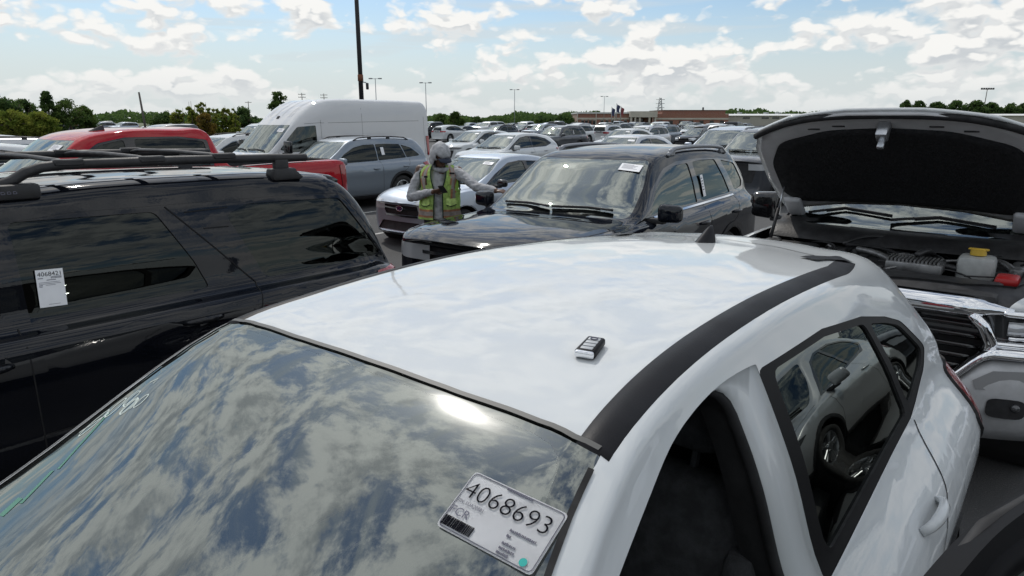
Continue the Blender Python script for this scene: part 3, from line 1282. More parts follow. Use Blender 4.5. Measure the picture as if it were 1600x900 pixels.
    # roof mouldings (both sides) ending in a small inward barb
    for s_ in (1, -1):
        path = [(.262, .552), (.15, .538), (.05, .527), (-.15, .516), (-.51, .510), (-.95, .505), (-1.30, .500), (-1.58, .494)]
        pa = np.array([[(x, y, 0)] for x, y in path], float)
        L = [(float(q[0][0]), float(q[0][1])) for q in cr(pa, 8)]
        V, F = [], []
        n = len(L)
        wd = .034
        for k, (x, y) in enumerate(L):
            barb = max(0, (k - (n - 9)) / 8.0)
            ys = [y + wd * (1 - .9 * barb ** 1.5), y + wd * (1 - .9 * barb ** 1.5) - .006, y + .0, y - wd + .006 - .03 * barb, y - wd - .03 * barb]
            xs = [x, x, x, x + .16 * barb * 0, x]
            lf = [-.003, .002, .0028, .002, -.003]
            for q in range(5):
                p, nn = B.top(xs[q], ys[q])
                V.append((p.x, p.y * s_, p.z + lf[q]))
        for k in range(n - 1):
            for q in range(4):
                a = k * 5 + q
                f = (a, a + 1, a + 6, a + 5)
                F.append(f if s_ > 0 else f[::-1])
        F.append((0, 1, 2, 3, 4))
        me = mesh_from('roof_moulding', V, F)
        link('roof_moulding', fix_normals(me), root, M_SATIN)
        # barb: short leg pointing inwards and forwards
        bl = [(-1.58, .46), (-1.44, .405), (-1.34, .395)]
        LL_ = []
        for k in range(2):
            for j in range(6):
                t = j / 6
                LL_.append((bl[k][0] * (1 - t) + bl[k + 1][0] * t, bl[k][1] * (1 - t) + bl[k + 1][1] * t))
        LL_.append(bl[-1])
        pts = []
        for x, y in LL_:
            p, nn = B.top(x, y)
            pts.append((Vector((p.x, p.y * s_, p.z)), Vector((nn.x, nn.y * s_, nn.z))))
        V, F = ribbon_vf(pts, .06, .006)
        link('moulding_end', mesh_from('moulding_end', V, F), root, M_SATIN)
    # seal along the windshield top, on the joint itself
    ia, ib = B.names.index('body'), B.names.index('windshield_surround')
    jv = {}
    for e in B.bm.edges:
        tg = {f[B.lay] for f in e.link_faces}
        if tg == {ia, ib} and min(v.co.z for v in e.verts) > 1.545:
            for v in e.verts:
                jv[v.index] = (v.co.copy(), v.normal.copy())
    js = sorted(jv.values(), key=lambda q: q[0].y)
    L = []
    for k in range(49):
        y = -.560 + 1.12 * k / 48
        for i in range(len(js) - 1):
            if js[i][0].y <= y <= js[i + 1][0].y:
                f = (y - js[i][0].y) / max(1e-6, js[i + 1][0].y - js[i][0].y)
                L.append((js[i][0].lerp(js[i + 1][0], f), js[i][1].lerp(js[i + 1][1], f)))
                break
    V, F = ribbon_vf(L, .011, .003)
    link('windshield_moulding', mesh_from('windshield_moulding', V, F), root, mat('grey_rubber_seal', (0.06, 0.062, 0.06), .5))
    # far-side drip moulding along the windshield pillars
    for s_ in (1, -1):
        L = []
        for k in range(26):
            t = k / 25
            z = 1.57 - .46 * t
            y = (.572 + .116 * min(1, (1.566 - z) / .266) if z > 1.30 else .688 + .047 * (1.30 - z) / .215)
            p, nn = B.on((4, y * s_, z), (-1, 0, 0))
            if p is not None:
                L.append((p, nn))
        V, F = ribbon_vf(L, .010, .003)
        link('pillar_moulding', mesh_from('pillar_moulding', V, F), root, M_RUB)
    fin_part(root, B, -1.36, M_SATIN, .062, .17)
    # door jamb round the open doorway, black seal inside it, then the cabin
    jm = [p for p in rnd(door, .06, 4)]
    inner_op = rnd([(-.215, .44), (.80, .44), (.89, .66), (.97, 1.0), (.955, 1.08), (.775, 1.22), (.555, 1.343), (.335, 1.441), (.215, 1.488), (.055, 1.534), (-.08, 1.556), (-.18, 1.553), (-.225, 1.51), (-.230, 1.40)], .05, 4)
    cen = Vector((.30, .95))

    def to_inner(p):
        d = Vector(p) - cen
        best = 1.0
        for k in range(len(inner_op)):
            a_, b_ = Vector(inner_op[k - 1]), Vector(inner_op[k])
            e = b_ - a_
            den = d.x * e.y - d.y * e.x
            if abs(den) < 1e-9:
                continue
            w_ = a_ - cen
            t_ = (w_.x * e.y - w_.y * e.x) / den
            u_ = (w_.x * d.y - w_.y * d.x) / den
            if t_ > 0 and -1e-6 <= u_ <= 1 + 1e-6:
                best = min(best, t_)
        return cen + d * best
    V, F = [], []
    # even sampling of the outline
    dense = []
    for k in range(len(jm)):
        a_, b_ = Vector(jm[k - 1]), Vector(jm[k])
        m_n = max(1, int((b_ - a_).length / .04))
        dense += [tuple(a_.lerp(b_, j / m_n)) for j in range(m_n)]
    jm = dense
    n = len(jm)
    for (x, z) in jm:
        p, nn = B.side(x, z, 1)
        yy = p.y if p is not None else .9
        q = to_inner((x, z))
        p2, nn2 = B.side(q.x, q.y, 1)
        y2 = p2.y if p2 is not None else yy
        V.append((x, yy - .001, z))
        V.append((x, yy - .014, z))
        mx_, mz_ = x * .45 + q.x * .55, z * .45 + q.y * .55
        V.append((mx_, yy * .45 + y2 * .55 - .016, mz_))
        V.append((x * .12 + q.x * .88, yy * .12 + y2 * .88 - .024, z * .12 + q.y * .88))
        V.append((q.x, y2 - .045, q.y))
        V.append((q.x + (x - q.x) * .1, y2 - .13, q.y + (z - q.y) * .1))
    for k in range(n):
        a, b_ = 6 * k, 6 * ((k + 1) % n)
        for q in range(5):
            F.append((a + q, a + q + 1, b_ + q + 1, b_ + q))
    me = fix_normals(mesh_from('door_jamb', V, F))
    me.materials.append(M_WHITE)
    me.materials.append(M_RUB)
    for f in me.polygons:
        if f.center.x > -.10 or f.index % 5 == 4:
            f.material_index = 1
    link('door_jamb', me, root)
    seal = [Vector(V[6 * k + 4]) for k in range(n)]
    link('door_seal', tube_me('door_seal', seal, .013, 8, closed=True), root, M_RUB)
    # black B-pillar cover between doorway and rear glass
    # the door itself, swung about its front edge
    dm = sp['keep']['front_door']
    bm = bmesh.new()
    bm.from_mesh(dm)
    bmesh.ops.solidify(bm, geom=bm.faces[:], thickness=.045)
    me = bm_mesh('front_door', bm, True, 40)
    hinge = Vector((.98, .90, 0))
    me.transform(Matrix.Translation(-hinge))
    me.materials.append(M_WHITE)
    me.materials.append(M_TRIM)
    for f in me.polygons:
        if f.center.z > 1.07:
            f.material_index = 1
    dr = link('front_door', me, root)
    dr.location = hinge
    dr.rotation_euler = (0, 0, -R(28.5))
    dr['label'] = 'driver door standing ajar with black window frame'
    wp = rnd(sp['windows']['front_window'], .03)
    fr_ = []
    for x, z in wp:
        p, nn = B.side(x, z, 1)
        fr_.append(p - Vector((0, .02, 0)) - hinge)
    link('window_frame', tube_me('window_frame', fr_, .026, 8, closed=True), dr, M_TRIM)
    dp = []
    for x, z in [(.70, 1.235), (.56, 1.315), (.34, 1.42), (.22, 1.472), (.06, 1.528), (-.15, 1.555), (-.31, 1.552), (-.325, 1.4), (-.325, 1.2), (-.325, .9)]:
        p, nn = B.side(x, z, 1)
        dp.append(p - Vector((0, .035, 0)) - hinge)
    link('door_rubber', tube_me('door_rubber', dp, .014, 8), dr, M_RUB)
    V = [tuple(p - Vector((0, .018, 0))) for p in fr_]
    link('door_glass', mesh_from('door_glass', V, [tuple(range(len(V)))], False), dr, G_SIDE)
    # inspection label on the glass
    c = Vector((.40, .455, 0))
    pp, nn = B.on((4, .502, 1.520), (-1, 0, 0))
    make_big_label(root, pp + nn * .0012, nn)
    # grease-pencil scribbles and green streaks on the far edge of the glass
    wr = mat('white_crayon', (.62, .70, .66), .8)
    wg = mat('green_stroke_colour', (.10, .25, .19), .8)
    def on_ws(y, z):
        p, nn = B.on((4, y, z), (-1, 0, 0))
        return (p, nn)
    def scrib(name, pts, wdt, m_):
        L = [on_ws(y, z) for y, z in pts]
        L = [q for q in L if q[0] is not None]
        V, F = ribbon_vf(L, wdt, -.0009)
        if F:
            link(name, mesh_from(name, V, F), root, m_)
    def loop(cy, cz, ry, rz, k0=0, turns=1.0, n=22, drift=0.0):
        return [(cy + ry * math.cos(k0 + 2 * math.pi * turns * k / n) + drift * k / n, cz + rz * math.sin(k0 + 2 * math.pi * turns * k / n)) for k in range(n + 1)]
    scrib('crayon_mark', loop(-.600, 1.408, .013, .020, .5, 1.1), .0035, wr)
    scrib('crayon_mark', [(-.618, 1.388), (-.598, 1.412), (-.582, 1.428)], .0035, wr)
    scrib('crayon_mark', loop(-.580, 1.437, .013, .015, 1, 2.3), .003, wr)
    scrib('crayon_mark', loop(-.560, 1.458, .011, .012, 2, 1.6, drift=.012), .003, wr)
    scrib('crayon_mark', loop(-.522, 1.452, .012, .013, 0, 2.2, drift=-.012), .003, wr)
    scrib('crayon_mark', loop(-.502, 1.466, .010, .010, 1, 1.4), .003, wr)
    scrib('crayon_mark', [(-.555, 1.484), (-.540, 1.494), (-.537, 1.486)], .003, wr)
    scrib('green_streak', [(-.520, 1.362), (-.545, 1.385), (-.566, 1.408), (-.585, 1.428)], .009, wg)
    scrib('green_streak', [(-.505, 1.322), (-.522, 1.342), (-.535, 1.356)], .012, wg)
    scrib('green_streak', [(-.520, 1.303), (-.530, 1.322)], .022, wg)
    return root, B


def make_big_label(root, p, n):
    """white inspection label, number across the top (the square code is left off)"""
    w, h = .172, .104
    z = n.normalized()
    x = Vector((-.03, 1.0, 0))                       # reads from the middle towards the driver's pillar
    x = (x - z * x.dot(z)).normalized()
    y = z.cross(x)
    mt = Matrix((x, y, z)).transposed().to_4x4()
    mt.translation = p
    bm = bmesh.new()
    vs = [bm.verts.new((a, b, 0)) for a, b in rnd([(-w / 2, -h / 2), (w / 2, -h / 2), (w / 2, h / 2), (-w / 2, h / 2)], .008)]
    f = bm.faces.new(vs)
    bmesh.ops.solidify(bm, geom=[f], thickness=.0012)
    o = link('inspection_label', bm_mesh('inspection_label', bm), root, M_PAPER)
    o.matrix_local = mt
    V, F = tube_vf([(a, b, .0012) for a, b in rnd([(-w / 2 + .003, -h / 2 + .003), (w / 2 - .003, -h / 2 + .003), (w / 2 - .003, h / 2 - .003), (-w / 2 + .003, h / 2 - .003)], .008)], .0007, 4, closed=True)
    link('printed_border', mesh_from('printed_border', V, F), o, M_INKG)

    def txt(s_, size, xx, yy, m_=M_INK, bold=0.0, wid=1.0, hgt=1.0):
        me = text_me('print', s_, size, bold)
        xs = [v.co.x for v in me.vertices]
        k = wid / (max(xs) - min(xs)) if wid != 1.0 else 1.0
        x0 = min(xs)
        for v in me.vertices:
            v.co = ((v.co.x - x0) * k + xx, v.co.y * hgt + yy, .0022)
        link('print', me, o, m_)
    txt('4068693', .04, -.080, .007, M_INK, -.0006, .152, 1.05)
    txt('FCR', .019, -.080, -.025, M_INKG, 0, .034, 1.0)
    txt('VIN: SUA20881', .008, -.082, -.0045, M_INKG, 0, .05)
    bm = bmesh.new()
    rgt = random.Random(8)
    for x0, x1, yy in ((.022, .066, -.010), (.022, .030, -.019), (.022, .044, -.031), (.022, .048, -.039), (.022, .042, -.046), (-.02, .026, .0455)):
        xx = x0
        while xx < x1:                                    # lines of type too small to read
            wv = rgt.uniform(.0012, .0022)
            box_bm(bm, (xx, yy, .0012), (xx + wv, yy + rgt.uniform(.0026, .0038), .0022))
            xx += wv + rgt.uniform(.0006, .0014)
    tag(link('small_print', bm_mesh('small_print', bm), o, M_INKG), kind='stuff')
    bm = bmesh.new()
    xx = -.081
    rg = random.Random(3)
    while xx < -.028:
        wv = rg.choice((.0008, .0012, .002))
        box_bm(bm, (xx, -.046, .0012), (xx + wv, -.030, .0022))
        xx += wv + rg.choice((.0008, .0014))
    link('barcode', bm_mesh('barcode', bm), o, M_INK)
    bm = bmesh.new()
    bmesh.ops.create_circle(bm, cap_ends=True, radius=.0062, segments=20, matrix=Matrix.Translation((.066, -.041, .0022)))
    link('teal_dot', bm_mesh('teal_dot', bm), o, M_TEAL)


hero, HB = build_hero()


def build_key():
    p, n = HB.top(0.0, .375)
    root = empty('key_fob', (0, 0, 0))
    tag(root, 'black and silver car key fob lying on the white roof', 'key')
    bm = bmesh.new()
    l, w, h = .078, .046, .017
    box_bm(bm, (-l / 2, -w / 2, .001), (l / 2, w / 2, .001 + h), .006, 4)
    for v in bm.verts:
        t = (v.co.x + l / 2) / l
        v.co.y *= .86 + .14 * math.sin(math.pi * min(1, t * .9 + .2))
    link('shell', bm_mesh('shell', bm, True, 60), root, mat('fob_black', (.006, .006, .007), .4, spec=.12))
    wh = mat('pearl_button', (.40, .42, .44), .45)
    for k in range(4):
        x0 = .030 - .0150 * k
        bm = bmesh.new()
        box_bm(bm, (x0 - .0132, -.0128, h - .001), (x0 - .0012, .0128, h + .0022), .0012, 2)
        link('button', bm_mesh('button', bm, True, 40), root, wh)
    V, F = tube_vf([(.022 + .0055 * math.cos(t), .0075 * math.sin(t), h + .003) for t in [2 * math.pi * k / 18 for k in range(18)]], .0012, 5, closed=True)
    link('emblem_ring', mesh_from('emblem_ring', V, F), root, M_INKG)
    bm = bmesh.new()
    box_bm(bm, (-l / 2 - .004, -w * .44, .003), (-l / 2 + .007, w * .44, h + .001), .0045, 3)
    link('chrome_end', bm_mesh('chrome_end', bm, True, 50), root, M_CHROME)
    wpt = hero.matrix_basis @ p
    root.location = wpt
    root.scale = (.98, .98, 1.0)
    return root


bpy.context.view_layer.update()
key = build_key()
_p, _n = HB.top(0.0, .375)
_wn = (hero.matrix_basis.to_3x3() @ _n).normalized()
_q = Vector((0, 0, 1)).rotation_difference(_wn)
key.rotation_mode = 'QUATERNION'
key.rotation_quaternion = _q @ Matrix.Rotation(R(64), 3, 'Z').to_quaternion()


# ------------------------------------------------------------------ the worker
def remesh(name, V, F, voxel=.012, smooth=3):
    me = bpy.data.meshes.new(name)
    me.from_pydata([tuple(v) for v in V], [], F)
    o = bpy.data.objects.new(name, me)
    COL.objects.link(o)
    m_ = o.modifiers.new('r', 'REMESH')
    m_.mode = 'VOXEL'
    m_.voxel_size = voxel
    m2 = o.modifiers.new('s', 'SMOOTH')
    m2.iterations = smooth
    m2.factor = .5
    dg = bpy.context.evaluated_depsgraph_get()
    out = bpy.data.meshes.new_from_object(o.evaluated_get(dg))
    bpy.data.objects.remove(o)
    out.name = name
    out.polygons.foreach_set('use_smooth', [True] * len(out.polygons))
    return out


def ell_vf(c, rx, ry, rz, nu=14, nv=10, rot=None):
    bm = bmesh.new()
    bmesh.ops.create_uvsphere(bm, u_segments=nu, v_segments=nv, radius=1.0)
    M_ = (rot or Matrix.Identity(3))
    V = [Vector(c) + M_ @ Vector((v.co.x * rx, v.co.y * ry, v.co.z * rz)) for v in bm.verts]
    F = [tuple(v.index for v in f.verts) for f in bm.faces]
    bm.free()
    return V, F


class Soup:
    def __init__(s):
        s.V, s.F = [], []

    def add(s, vf):
        k = len(s.V)
        s.V += [Vector(v) for v in vf[0]]
        s.F += [tuple(i + k for i in f) for f in vf[1]]
        return s

    def limb(s, pts, rad, n=12):
        s.add(tube_vf(pts, rad, n))
        for p, r_ in zip(pts, rad):
            s.add(ell_vf(p, r_, r_, r_, 10, 8))
        return s


def rumple(me, amp, f):
    from mathutils import noise as mn
    nn = [v.normal.copy() for v in me.vertices]
    for v, n_ in zip(me.vertices, nn):
        p = v.co
        a = mn.noise(Vector((p.x * f, p.y * f, p.z * f * 1.7)))
        b = 1 - abs(mn.noise(Vector((p.x * f * .9 + 7, p.y * f * .9, p.z * f * 2.2))))
        v.co = p + n_ * amp * (.6 * a + (b - .8))


def hand(s, wrist, d, up, curl=35, thumb=1, ln=.19):
    """palm and five separate bent fingers; d = pointing direction, up = back of the hand"""
    d = d.normalized()
    up = (up - d * up.dot(d)).normalized()
    side = d.cross(up) * thumb
    s.add(ell_vf(wrist + d * .045, .05, .042, .018, 12, 8, Matrix((d, side, up)).transposed()))
    base = wrist + d * .085
    for k, l_ in enumerate((.062, .072, .068, .055)):
        b = base + side * (.031 - .0205 * k) - d * (.006 * abs(k - 1.3))
        pts = [b - d * .02]
        a = R(curl * .6)
        q = b
        for seg in (.45, .32, .23):
            dirn = d * math.cos(a) - up * math.sin(a)
            q2 = q + dirn * l_ * seg
            pts.append(q2)
            q = q2
            a += R(curl)
        s.limb([b - d * .02, b] + pts[1:], [.0095, .0095, .009, .0085, .0075], 8)
    b = wrist + d * .030 + side * .034
    t1 = b + (d * .6 + side * .8).normalized() * .038
    t2 = t1 + (d * .9 + side * .25 - up * .45).normalized() * .032
    s.limb([wrist + d * .02 + side * .015, b, t1, t2], [.014, .0125, .011, .0095], 8)


def build_worker():
    O = Vector((-.92, 8.65, 0))
    root = empty('person', O, 0, 'worker in grey hooded shirt and lime safety vest, phone in one hand, reaching right', 'person')
    V3 = lambda x, y, z: Vector((x, y, z))
    skin = mat('brown_skin', (.10, .048, .028), .5, noise=(18, .15))
    grey = mat('grey_jersey', (.36, .365, .38), .9, noise=(16, .2), bump=(24, 1.0))
    # key joints in local coordinates: x to the viewer's right, -y towards the camera
    pel = V3(0.0, .05, .95)
    chest = V3(-.005, .0, 1.28)
    neck = V3(.03, -.06, 1.47)
    head_ = V3(.045, -.155, 1.585)
    shR = V3(-.225, .02, 1.415)
    elR = V3(-.335, -.05, 1.10)
    wrR = V3(-.045, -.30, 1.185)
    shL = V3(.235, -.03, 1.40)
    elL = V3(.46, -.32, 1.245)
    wrL = V3(.70, -.58, 1.225)
    # body: head, neck, trunk, limbs and hands in one skin
    s = Soup()
    hr = Matrix.Rotation(R(-32), 3, 'X') @ Matrix.Rotation(R(18), 3, 'Z')
    hr = Matrix.Rotation(R(34), 3, 'Z') @ Matrix.Rotation(R(37), 3, 'X')
    s.add(ell_vf(head_, .078, .100, .118, 18, 14, hr))
    fc = lambda x, y, z: head_ + hr @ V3(x, y, z)
    s.add(ell_vf(fc(0, -.035, -.075), .055, .062, .055, 14, 10, hr))      # jaw
    s.add(ell_vf(fc(0, -.108, -.02), .014, .020, .026, 10, 8, hr))         # nose
    s.add(ell_vf(fc(0, -.094, -.066), .026, .012, .010, 10, 8, hr))       # lips
    for q in (-1, 1):
        s.add(ell_vf(fc(q * .080, .0, -.01), .012, .022, .032, 8, 8, hr))  # ears
        s.add(ell_vf(fc(q * .032, -.088, .018), .022, .012, .010, 8, 8, hr))  # brow
    s.limb([neck, neck.lerp(head_, .6)], [.058, .056])
    s.limb([pel, chest, neck - V3(0, 0, .04)], [.13, .135, .075], 14)
    s.limb([shR, elR, wrR], [.055, .045, .030])
    s.limb([shL, elL, wrL], [.055, .045, .030])
    s.limb([shR, chest + V3(0, 0, .08), shL], [.06, .11, .06])
    for q in (-1, 1):
        s.limb([pel + V3(q * .09, 0, -.02), V3(q * .11, -.0, .50), V3(q * .12, .04, .09)], [.10, .066, .045])
        s.limb([V3(q * .12, .05, .06), V3(q * .13, -.14, .04)], [.045, .036])
    hand(s, wrR, V3(.85, -.25, .12), V3(-.1, -.6, -.75), 40, 1)
    hand(s, wrL, V3(.8, -.45, -.05), V3(.1, -.2, 1), 28, -1)
    link('body', remesh('body', s.V, s.F, .0075, 2), root, skin)
    # shirt and hood
    s = Soup()
    s.add(tube_vf([V3(.0, .05, .84), V3(0, .045, 1.0), V3(-.005, .02, 1.15), chest, V3(.0, -.01, 1.38), V3(.02, -.045, 1.455)], [.185, .178, .182, .186, .150, .080], 18, flat=.78))
    s.limb([shR + V3(.03, 0, -.01), shR.lerp(elR, .5), elR, elR.lerp(wrR, .25) + V3(-.005, 0, -.01), elR.lerp(wrR, .6), wrR - (wrR - elR).normalized() * .02], [.074, .066, .062, .060, .050, .038], 14)
    s.limb([shL - V3(.03, 0, .01), shL.lerp(elL, .5), elL, elL.lerp(wrL, .4), elL.lerp(wrL, .75), wrL - (wrL - elL).normalized() * .02], [.074, .062, .055, .050, .044, .036], 14)
    s.limb([shR + V3(.02, 0, -.01), chest + V3(0, 0, .08), shL - V3(.02, 0, .01)], [.068, .12, .068], 14)
    me = remesh('shirt', s.V, s.F, .010, 3)
    rumple(me, .011, 15)
    link('shirt', me, root, grey)
    # hood: shell of a larger head with the face side open
    bm = bmesh.new()
    bmesh.ops.create_uvsphere(bm, u_segments=28, v_segments=20, radius=1.0)
    kill = []
    for v in bm.verts:
        c = v.co.copy()
        v.co = V3(c.x * (.100 + .012 * max(0, -c.z)), c.y * .122 + (.030 * max(0, c.y)) + .010, c.z * .142 + .006 - (.03 if c.z < -.3 else 0))
    for f in bm.faces:
        c = f.calc_center_median()
        if c.y < -.040 and -.17 < c.z < .050 and abs(c.x) < .084:
            kill.append(f)
    bmesh.ops.delete(bm, geom=kill, context='FACES')
    bmesh.ops.solidify(bm, geom=bm.faces[:], thickness=-.008)
    rgw = random.Random(4)
    for v in bm.verts:
        c = v.co.copy()
        fold = .0055 * math.sin(c.z * 75 + c.x * 38 + 1.2 * math.sin(c.y * 50)) + .004 * math.sin(c.x * 90 - c.z * 40)
        v.co = head_ + hr @ (c + c.normalized() * fold)
    hm = bm_mesh('hood', bm, True)
    rumple(hm, .010, 19)
    link('hood', hm, root, grey)
    s = Soup()
    s.limb([neck + V3(-.10, .02, -.04), neck + V3(-.06, .07, .03), neck + V3(.03, .08, .05), neck + V3(.09, .05, .0), neck + V3(.11, -.02, -.05)], [.035, .045, .05, .045, .035])
    s.limb([neck + V3(-.09, -.02, -.03), neck + V3(-.03, -.075, -.045), neck + V3(.05, -.085, -.05), neck + V3(.10, -.04, -.04)], [.03, .032, .032, .03])
    link('hood_collar', remesh('hood_collar', s.V, s.F, .012, 4), root, grey)
    # cap: crown hidden by the hood, stiff brim over the brow
    navy = mat('navy_cap', (.018, .024, .045), .8)
    V, F = [], []
    for k in range(15):
        a = math.pi * k / 14
        for r_, dz in ((0.0, 0), (1.0, 0)):
            x = -.082 * math.cos(a)
            y0 = -.088 - .012 * math.sin(a)
            y = y0 - (.078 * math.sin(a) ** .7) * r_
            V.append(fc(x, y, .058 - .012 * r_ - .02 * (x / .08) ** 2))
    for k in range(14):
        F.append((2 * k, 2 * k + 1, 2 * k + 3, 2 * k + 2))
    me = mesh_from('cap_brim', V, F)
    bm = bmesh.new()
    bm.from_mesh(me)
    bmesh.ops.solidify(bm, geom=bm.faces[:], thickness=.006)
    bm.to_mesh(me)
    bm.free()
    link('cap_brim', me, root, navy)
    bm = bmesh.new()
    bmesh.ops.create_uvsphere(bm, u_segments=20, v_segments=12, radius=1.0)
    bmesh.ops.delete(bm, geom=[f for f in bm.faces if f.calc_center_median().z < .3], context='FACES')
    for v in bm.verts:
        v.co = fc(v.co.x * .09, v.co.y * .108 - .004, v.co.z * .105 + .02)
    link('cap_crown', bm_mesh('cap_crown', bm, True), root, navy)
    # dark glasses
    blk = M_GLOSSB
    gl = empty('glasses')
    gl.parent = root
    for q in (-1, 1):
        V = [fc(q * .034 + .026 * math.cos(2 * math.pi * k / 14), -.106 + .012 * abs(math.cos(2 * math.pi * k / 14)), .004 + .018 * math.sin(2 * math.pi * k / 14)) for k in range(14)]
        link('lens', mesh_from('lens', V, [tuple(range(14))], False), gl, blk)
        link('temple', tube_me('temple', [fc(q * .060, -.095, .010), fc(q * .084, -.02, .008)], .004, 6), gl, blk)
    # trousers and boots
    tr = mat('dark_trousers', (.03, .032, .04), .9, noise=(12, .3))
    s = Soup()
    s.limb([pel + V3(0, 0, .0), pel + V3(0, 0, -.10)], [.155, .15], 14)
    for q in (-1, 1):
        s.limb([pel + V3(q * .09, 0, -.05), V3(q * .11, -.0, .50), V3(q * .12, .04, .10)], [.115, .085, .075], 12)
    link('trousers', remesh('trousers', s.V, s.F, .014, 3), root, tr)
    for q in (-1, 1):
        s = Soup()
        s.limb([V3(q * .12, .06, .07), V3(q * .125, -.05, .06), V3(q * .13, -.17, .045)], [.065, .056, .045], 12)
        me = remesh('boot', s.V, s.F, .010, 3)
        for v in me.vertices:
            v.co.z = max(v.co.z, .002)
        link('boot', me, root, M_RUB)
    # safety vest: open front, lime cloth, pale stripes edged with orange, dark piping
    lime = mat('lime_mesh_cloth', (.62, .86, .26), .8, noise=(22, .22), bump=(30, 1.0))
    orange = mat('orange_tape', (.62, .32, .18), .7, noise=(30, .15))
    silver = mat('silver_tape', (.60, .53, .50), .4, .2, noise=(25, .15))
    # ring angles: 0 = straight towards the camera, opening 22 degrees either side
    H0, H1 = .83, 1.475
    rows_v = 26
    cols = 56
    op = R(13)

    def vp(a, t):
        z = H0 + (H1 - H0) * t
        rx = .246 - .010 * math.sin(math.pi * min(1, t * 1.15)) + .010 * (1 - t)
        ry = .196 - .01 * t
        if t > .74:
            u = (t - .74) / .26
            rx = rx * (1 - .36 * u ** 2.2)
            ry = ry * (1 - .50 * u ** 1.6)
        cx = -.005 + .02 * t
        cy = .05 - .085 * t ** 1.3
        w_ = .006 * math.sin(9 * a + 14 * t) + .004 * math.sin(17 * a - 9 * t)
        return V3(cx + (rx + w_) * math.sin(a), cy - (ry + w_) * math.cos(a), z)
    bm = bmesh.new()
    grid = []
    for i in range(rows_v + 1):
        t = i / rows_v
        gap = op * (1 - .15 * t) + max(0, t - .55) * R(38)
        line = []
        for j in range(cols + 1):
            a = gap + (2 * math.pi - 2 * gap) * j / cols
            line.append(bm.verts.new(vp(a, t)))
        grid.append(line)
    for i in range(rows_v):
        t = (i + .5) / rows_v
        gap = op * (1 - .15 * t) + max(0, t - .55) * R(38)
        for j in range(cols):
            a = gap + (2 * math.pi - 2 * gap) * (j + .5) / cols
            aa = a if a < math.pi else 2 * math.pi - a
            d = math.degrees(aa)
            if 66 < d < 114 and .55 < t < .90:            # arm holes
                continue
            mi = 0
            if 40 < d < 52 and t > .28:
                mi = 2
            elif (36 < d <= 40 or 52 <= d < 57) and t > .28:
                mi = 1
            if .07 < t < .155:
                mi = 2
            elif .04 < t <= .07 or .155 <= t < .20:
                mi = 1
            f = bm.faces.new((grid[i][j], grid[i][j + 1], grid[i + 1][j + 1], grid[i + 1][j]))
            f.material_index = mi
    bmesh.ops.solidify(bm, geom=bm.faces[:], thickness=-.007)
    me = bm_mesh('safety_vest', bm, True, 60)
    for m_ in (lime, orange, silver):
        me.materials.append(m_)
    vest = link('safety_vest', me, root)
    pip = mat('dark_green_piping', (.01, .035, .02), .8)
    for sg in (1, -1):
        pts = []
        for i in range(rows_v + 1):
            t = i / rows_v
            gap = op * (1 - .15 * t) + max(0, t - .55) * R(38)
            pts.append(vp(sg * gap, t) + V3(0, -.004, 0))
        link('front_piping', tube_me('front_piping', pts, .007, 6), vest, pip)
        ah = []
        for k in range(24):
            b_ = 2 * math.pi * k / 24
            q = vp(sg * (R(90) + R(25) * math.cos(b_)), .725 + .18 * math.sin(b_))
            ah.append(q + V3(sg * .004, 0, 0))
        link('armhole_piping', tube_me('armhole_piping', ah, .007, 6, closed=True), vest, pip)
    # pockets and a pen clip
    for sg, a0 in ((-1, 42), (1, 40)):
        V, F = [], []
        for k in range(9):
            a = sg * R(a0 - 17 + 34 * k / 8)
            top = vp(a, .40) + V3(0, -.010, 0)
            bot = vp(a, .285 - .03 * math.sin(math.pi * k / 8)) + V3(0, -.013, 0)
            V += [top, bot]
        for k in range(8):
            F.append((2 * k, 2 * k + 1, 2 * k + 3, 2 * k + 2))
        link('pocket', mesh_from('pocket', V, F), vest, lime)
        link('pocket_piping', tube_me('pocket_piping', [V[2 * k + 1] for k in range(9)], .005, 6), vest, pip)
    a = R(-38)
    bm = bmesh.new()
    p0 = vp(a, .80) + V3(0, -.014, 0)
    box_bm(bm, p0 + V3(-.022, -.006, -.012), p0 + V3(.022, .006, .012), .004, 1)
    box_bm(bm, p0 + V3(-.006, -.006, -.10), p0 + V3(.006, .006, .015), .004, 1)
    link('pen_clip', bm_mesh('pen_clip', bm, True, 40), vest, M_RUB)
    a = R(44)
    p0 = vp(a, .86) + V3(0, -.014, 0)
    bm = bmesh.new()
    box_bm(bm, p0 + V3(-.03, -.006, -.01), p0 + V3(.03, .006, .01), .004, 1)
    link('vest_tab', bm_mesh('vest_tab', bm, True, 40), vest, M_RUB)
    # phone in the right hand
    root.scale = (1.05, 1.05, 1.05)
    ph = empty('mobile_phone', O + 1.05 * (wrR + V3(.125, -.075, .035)), 0, 'dark mobile phone held in the worker right hand', 'phone')
    ph.rotation_euler = (R(-38), R(-8), R(-14))
    link('case', box_me('case', (-.036, -.078, -.005), (.036, .078, .005), .004, 2), ph, M_PLAST)
    link('screen', box_me('screen', (-.033, -.072, .0045), (.033, .072, .006), 0), ph, M_GLOSSB)
    return root


worker = build_worker()



# ------------------------------------------------------------------ vehicle tables
fr = lambda c, n: n.x > .3
SIDE = lambda c, n: abs(n.y) > .2


def head(poly, m_=None, d=-.004):
    return ('head_light', rnd(poly, .03), 'xz', lambda c, n: abs(c.y) > .4 and c.x > 0, m_ or M_LENSC, d, True)


def tail(poly, m_=None, d=-.012):
    return ('tail_light', rnd(poly, .03), 'xz', lambda c, n: abs(c.y) > .45 and c.x < 0, m_ or M_LENSR, d, True)


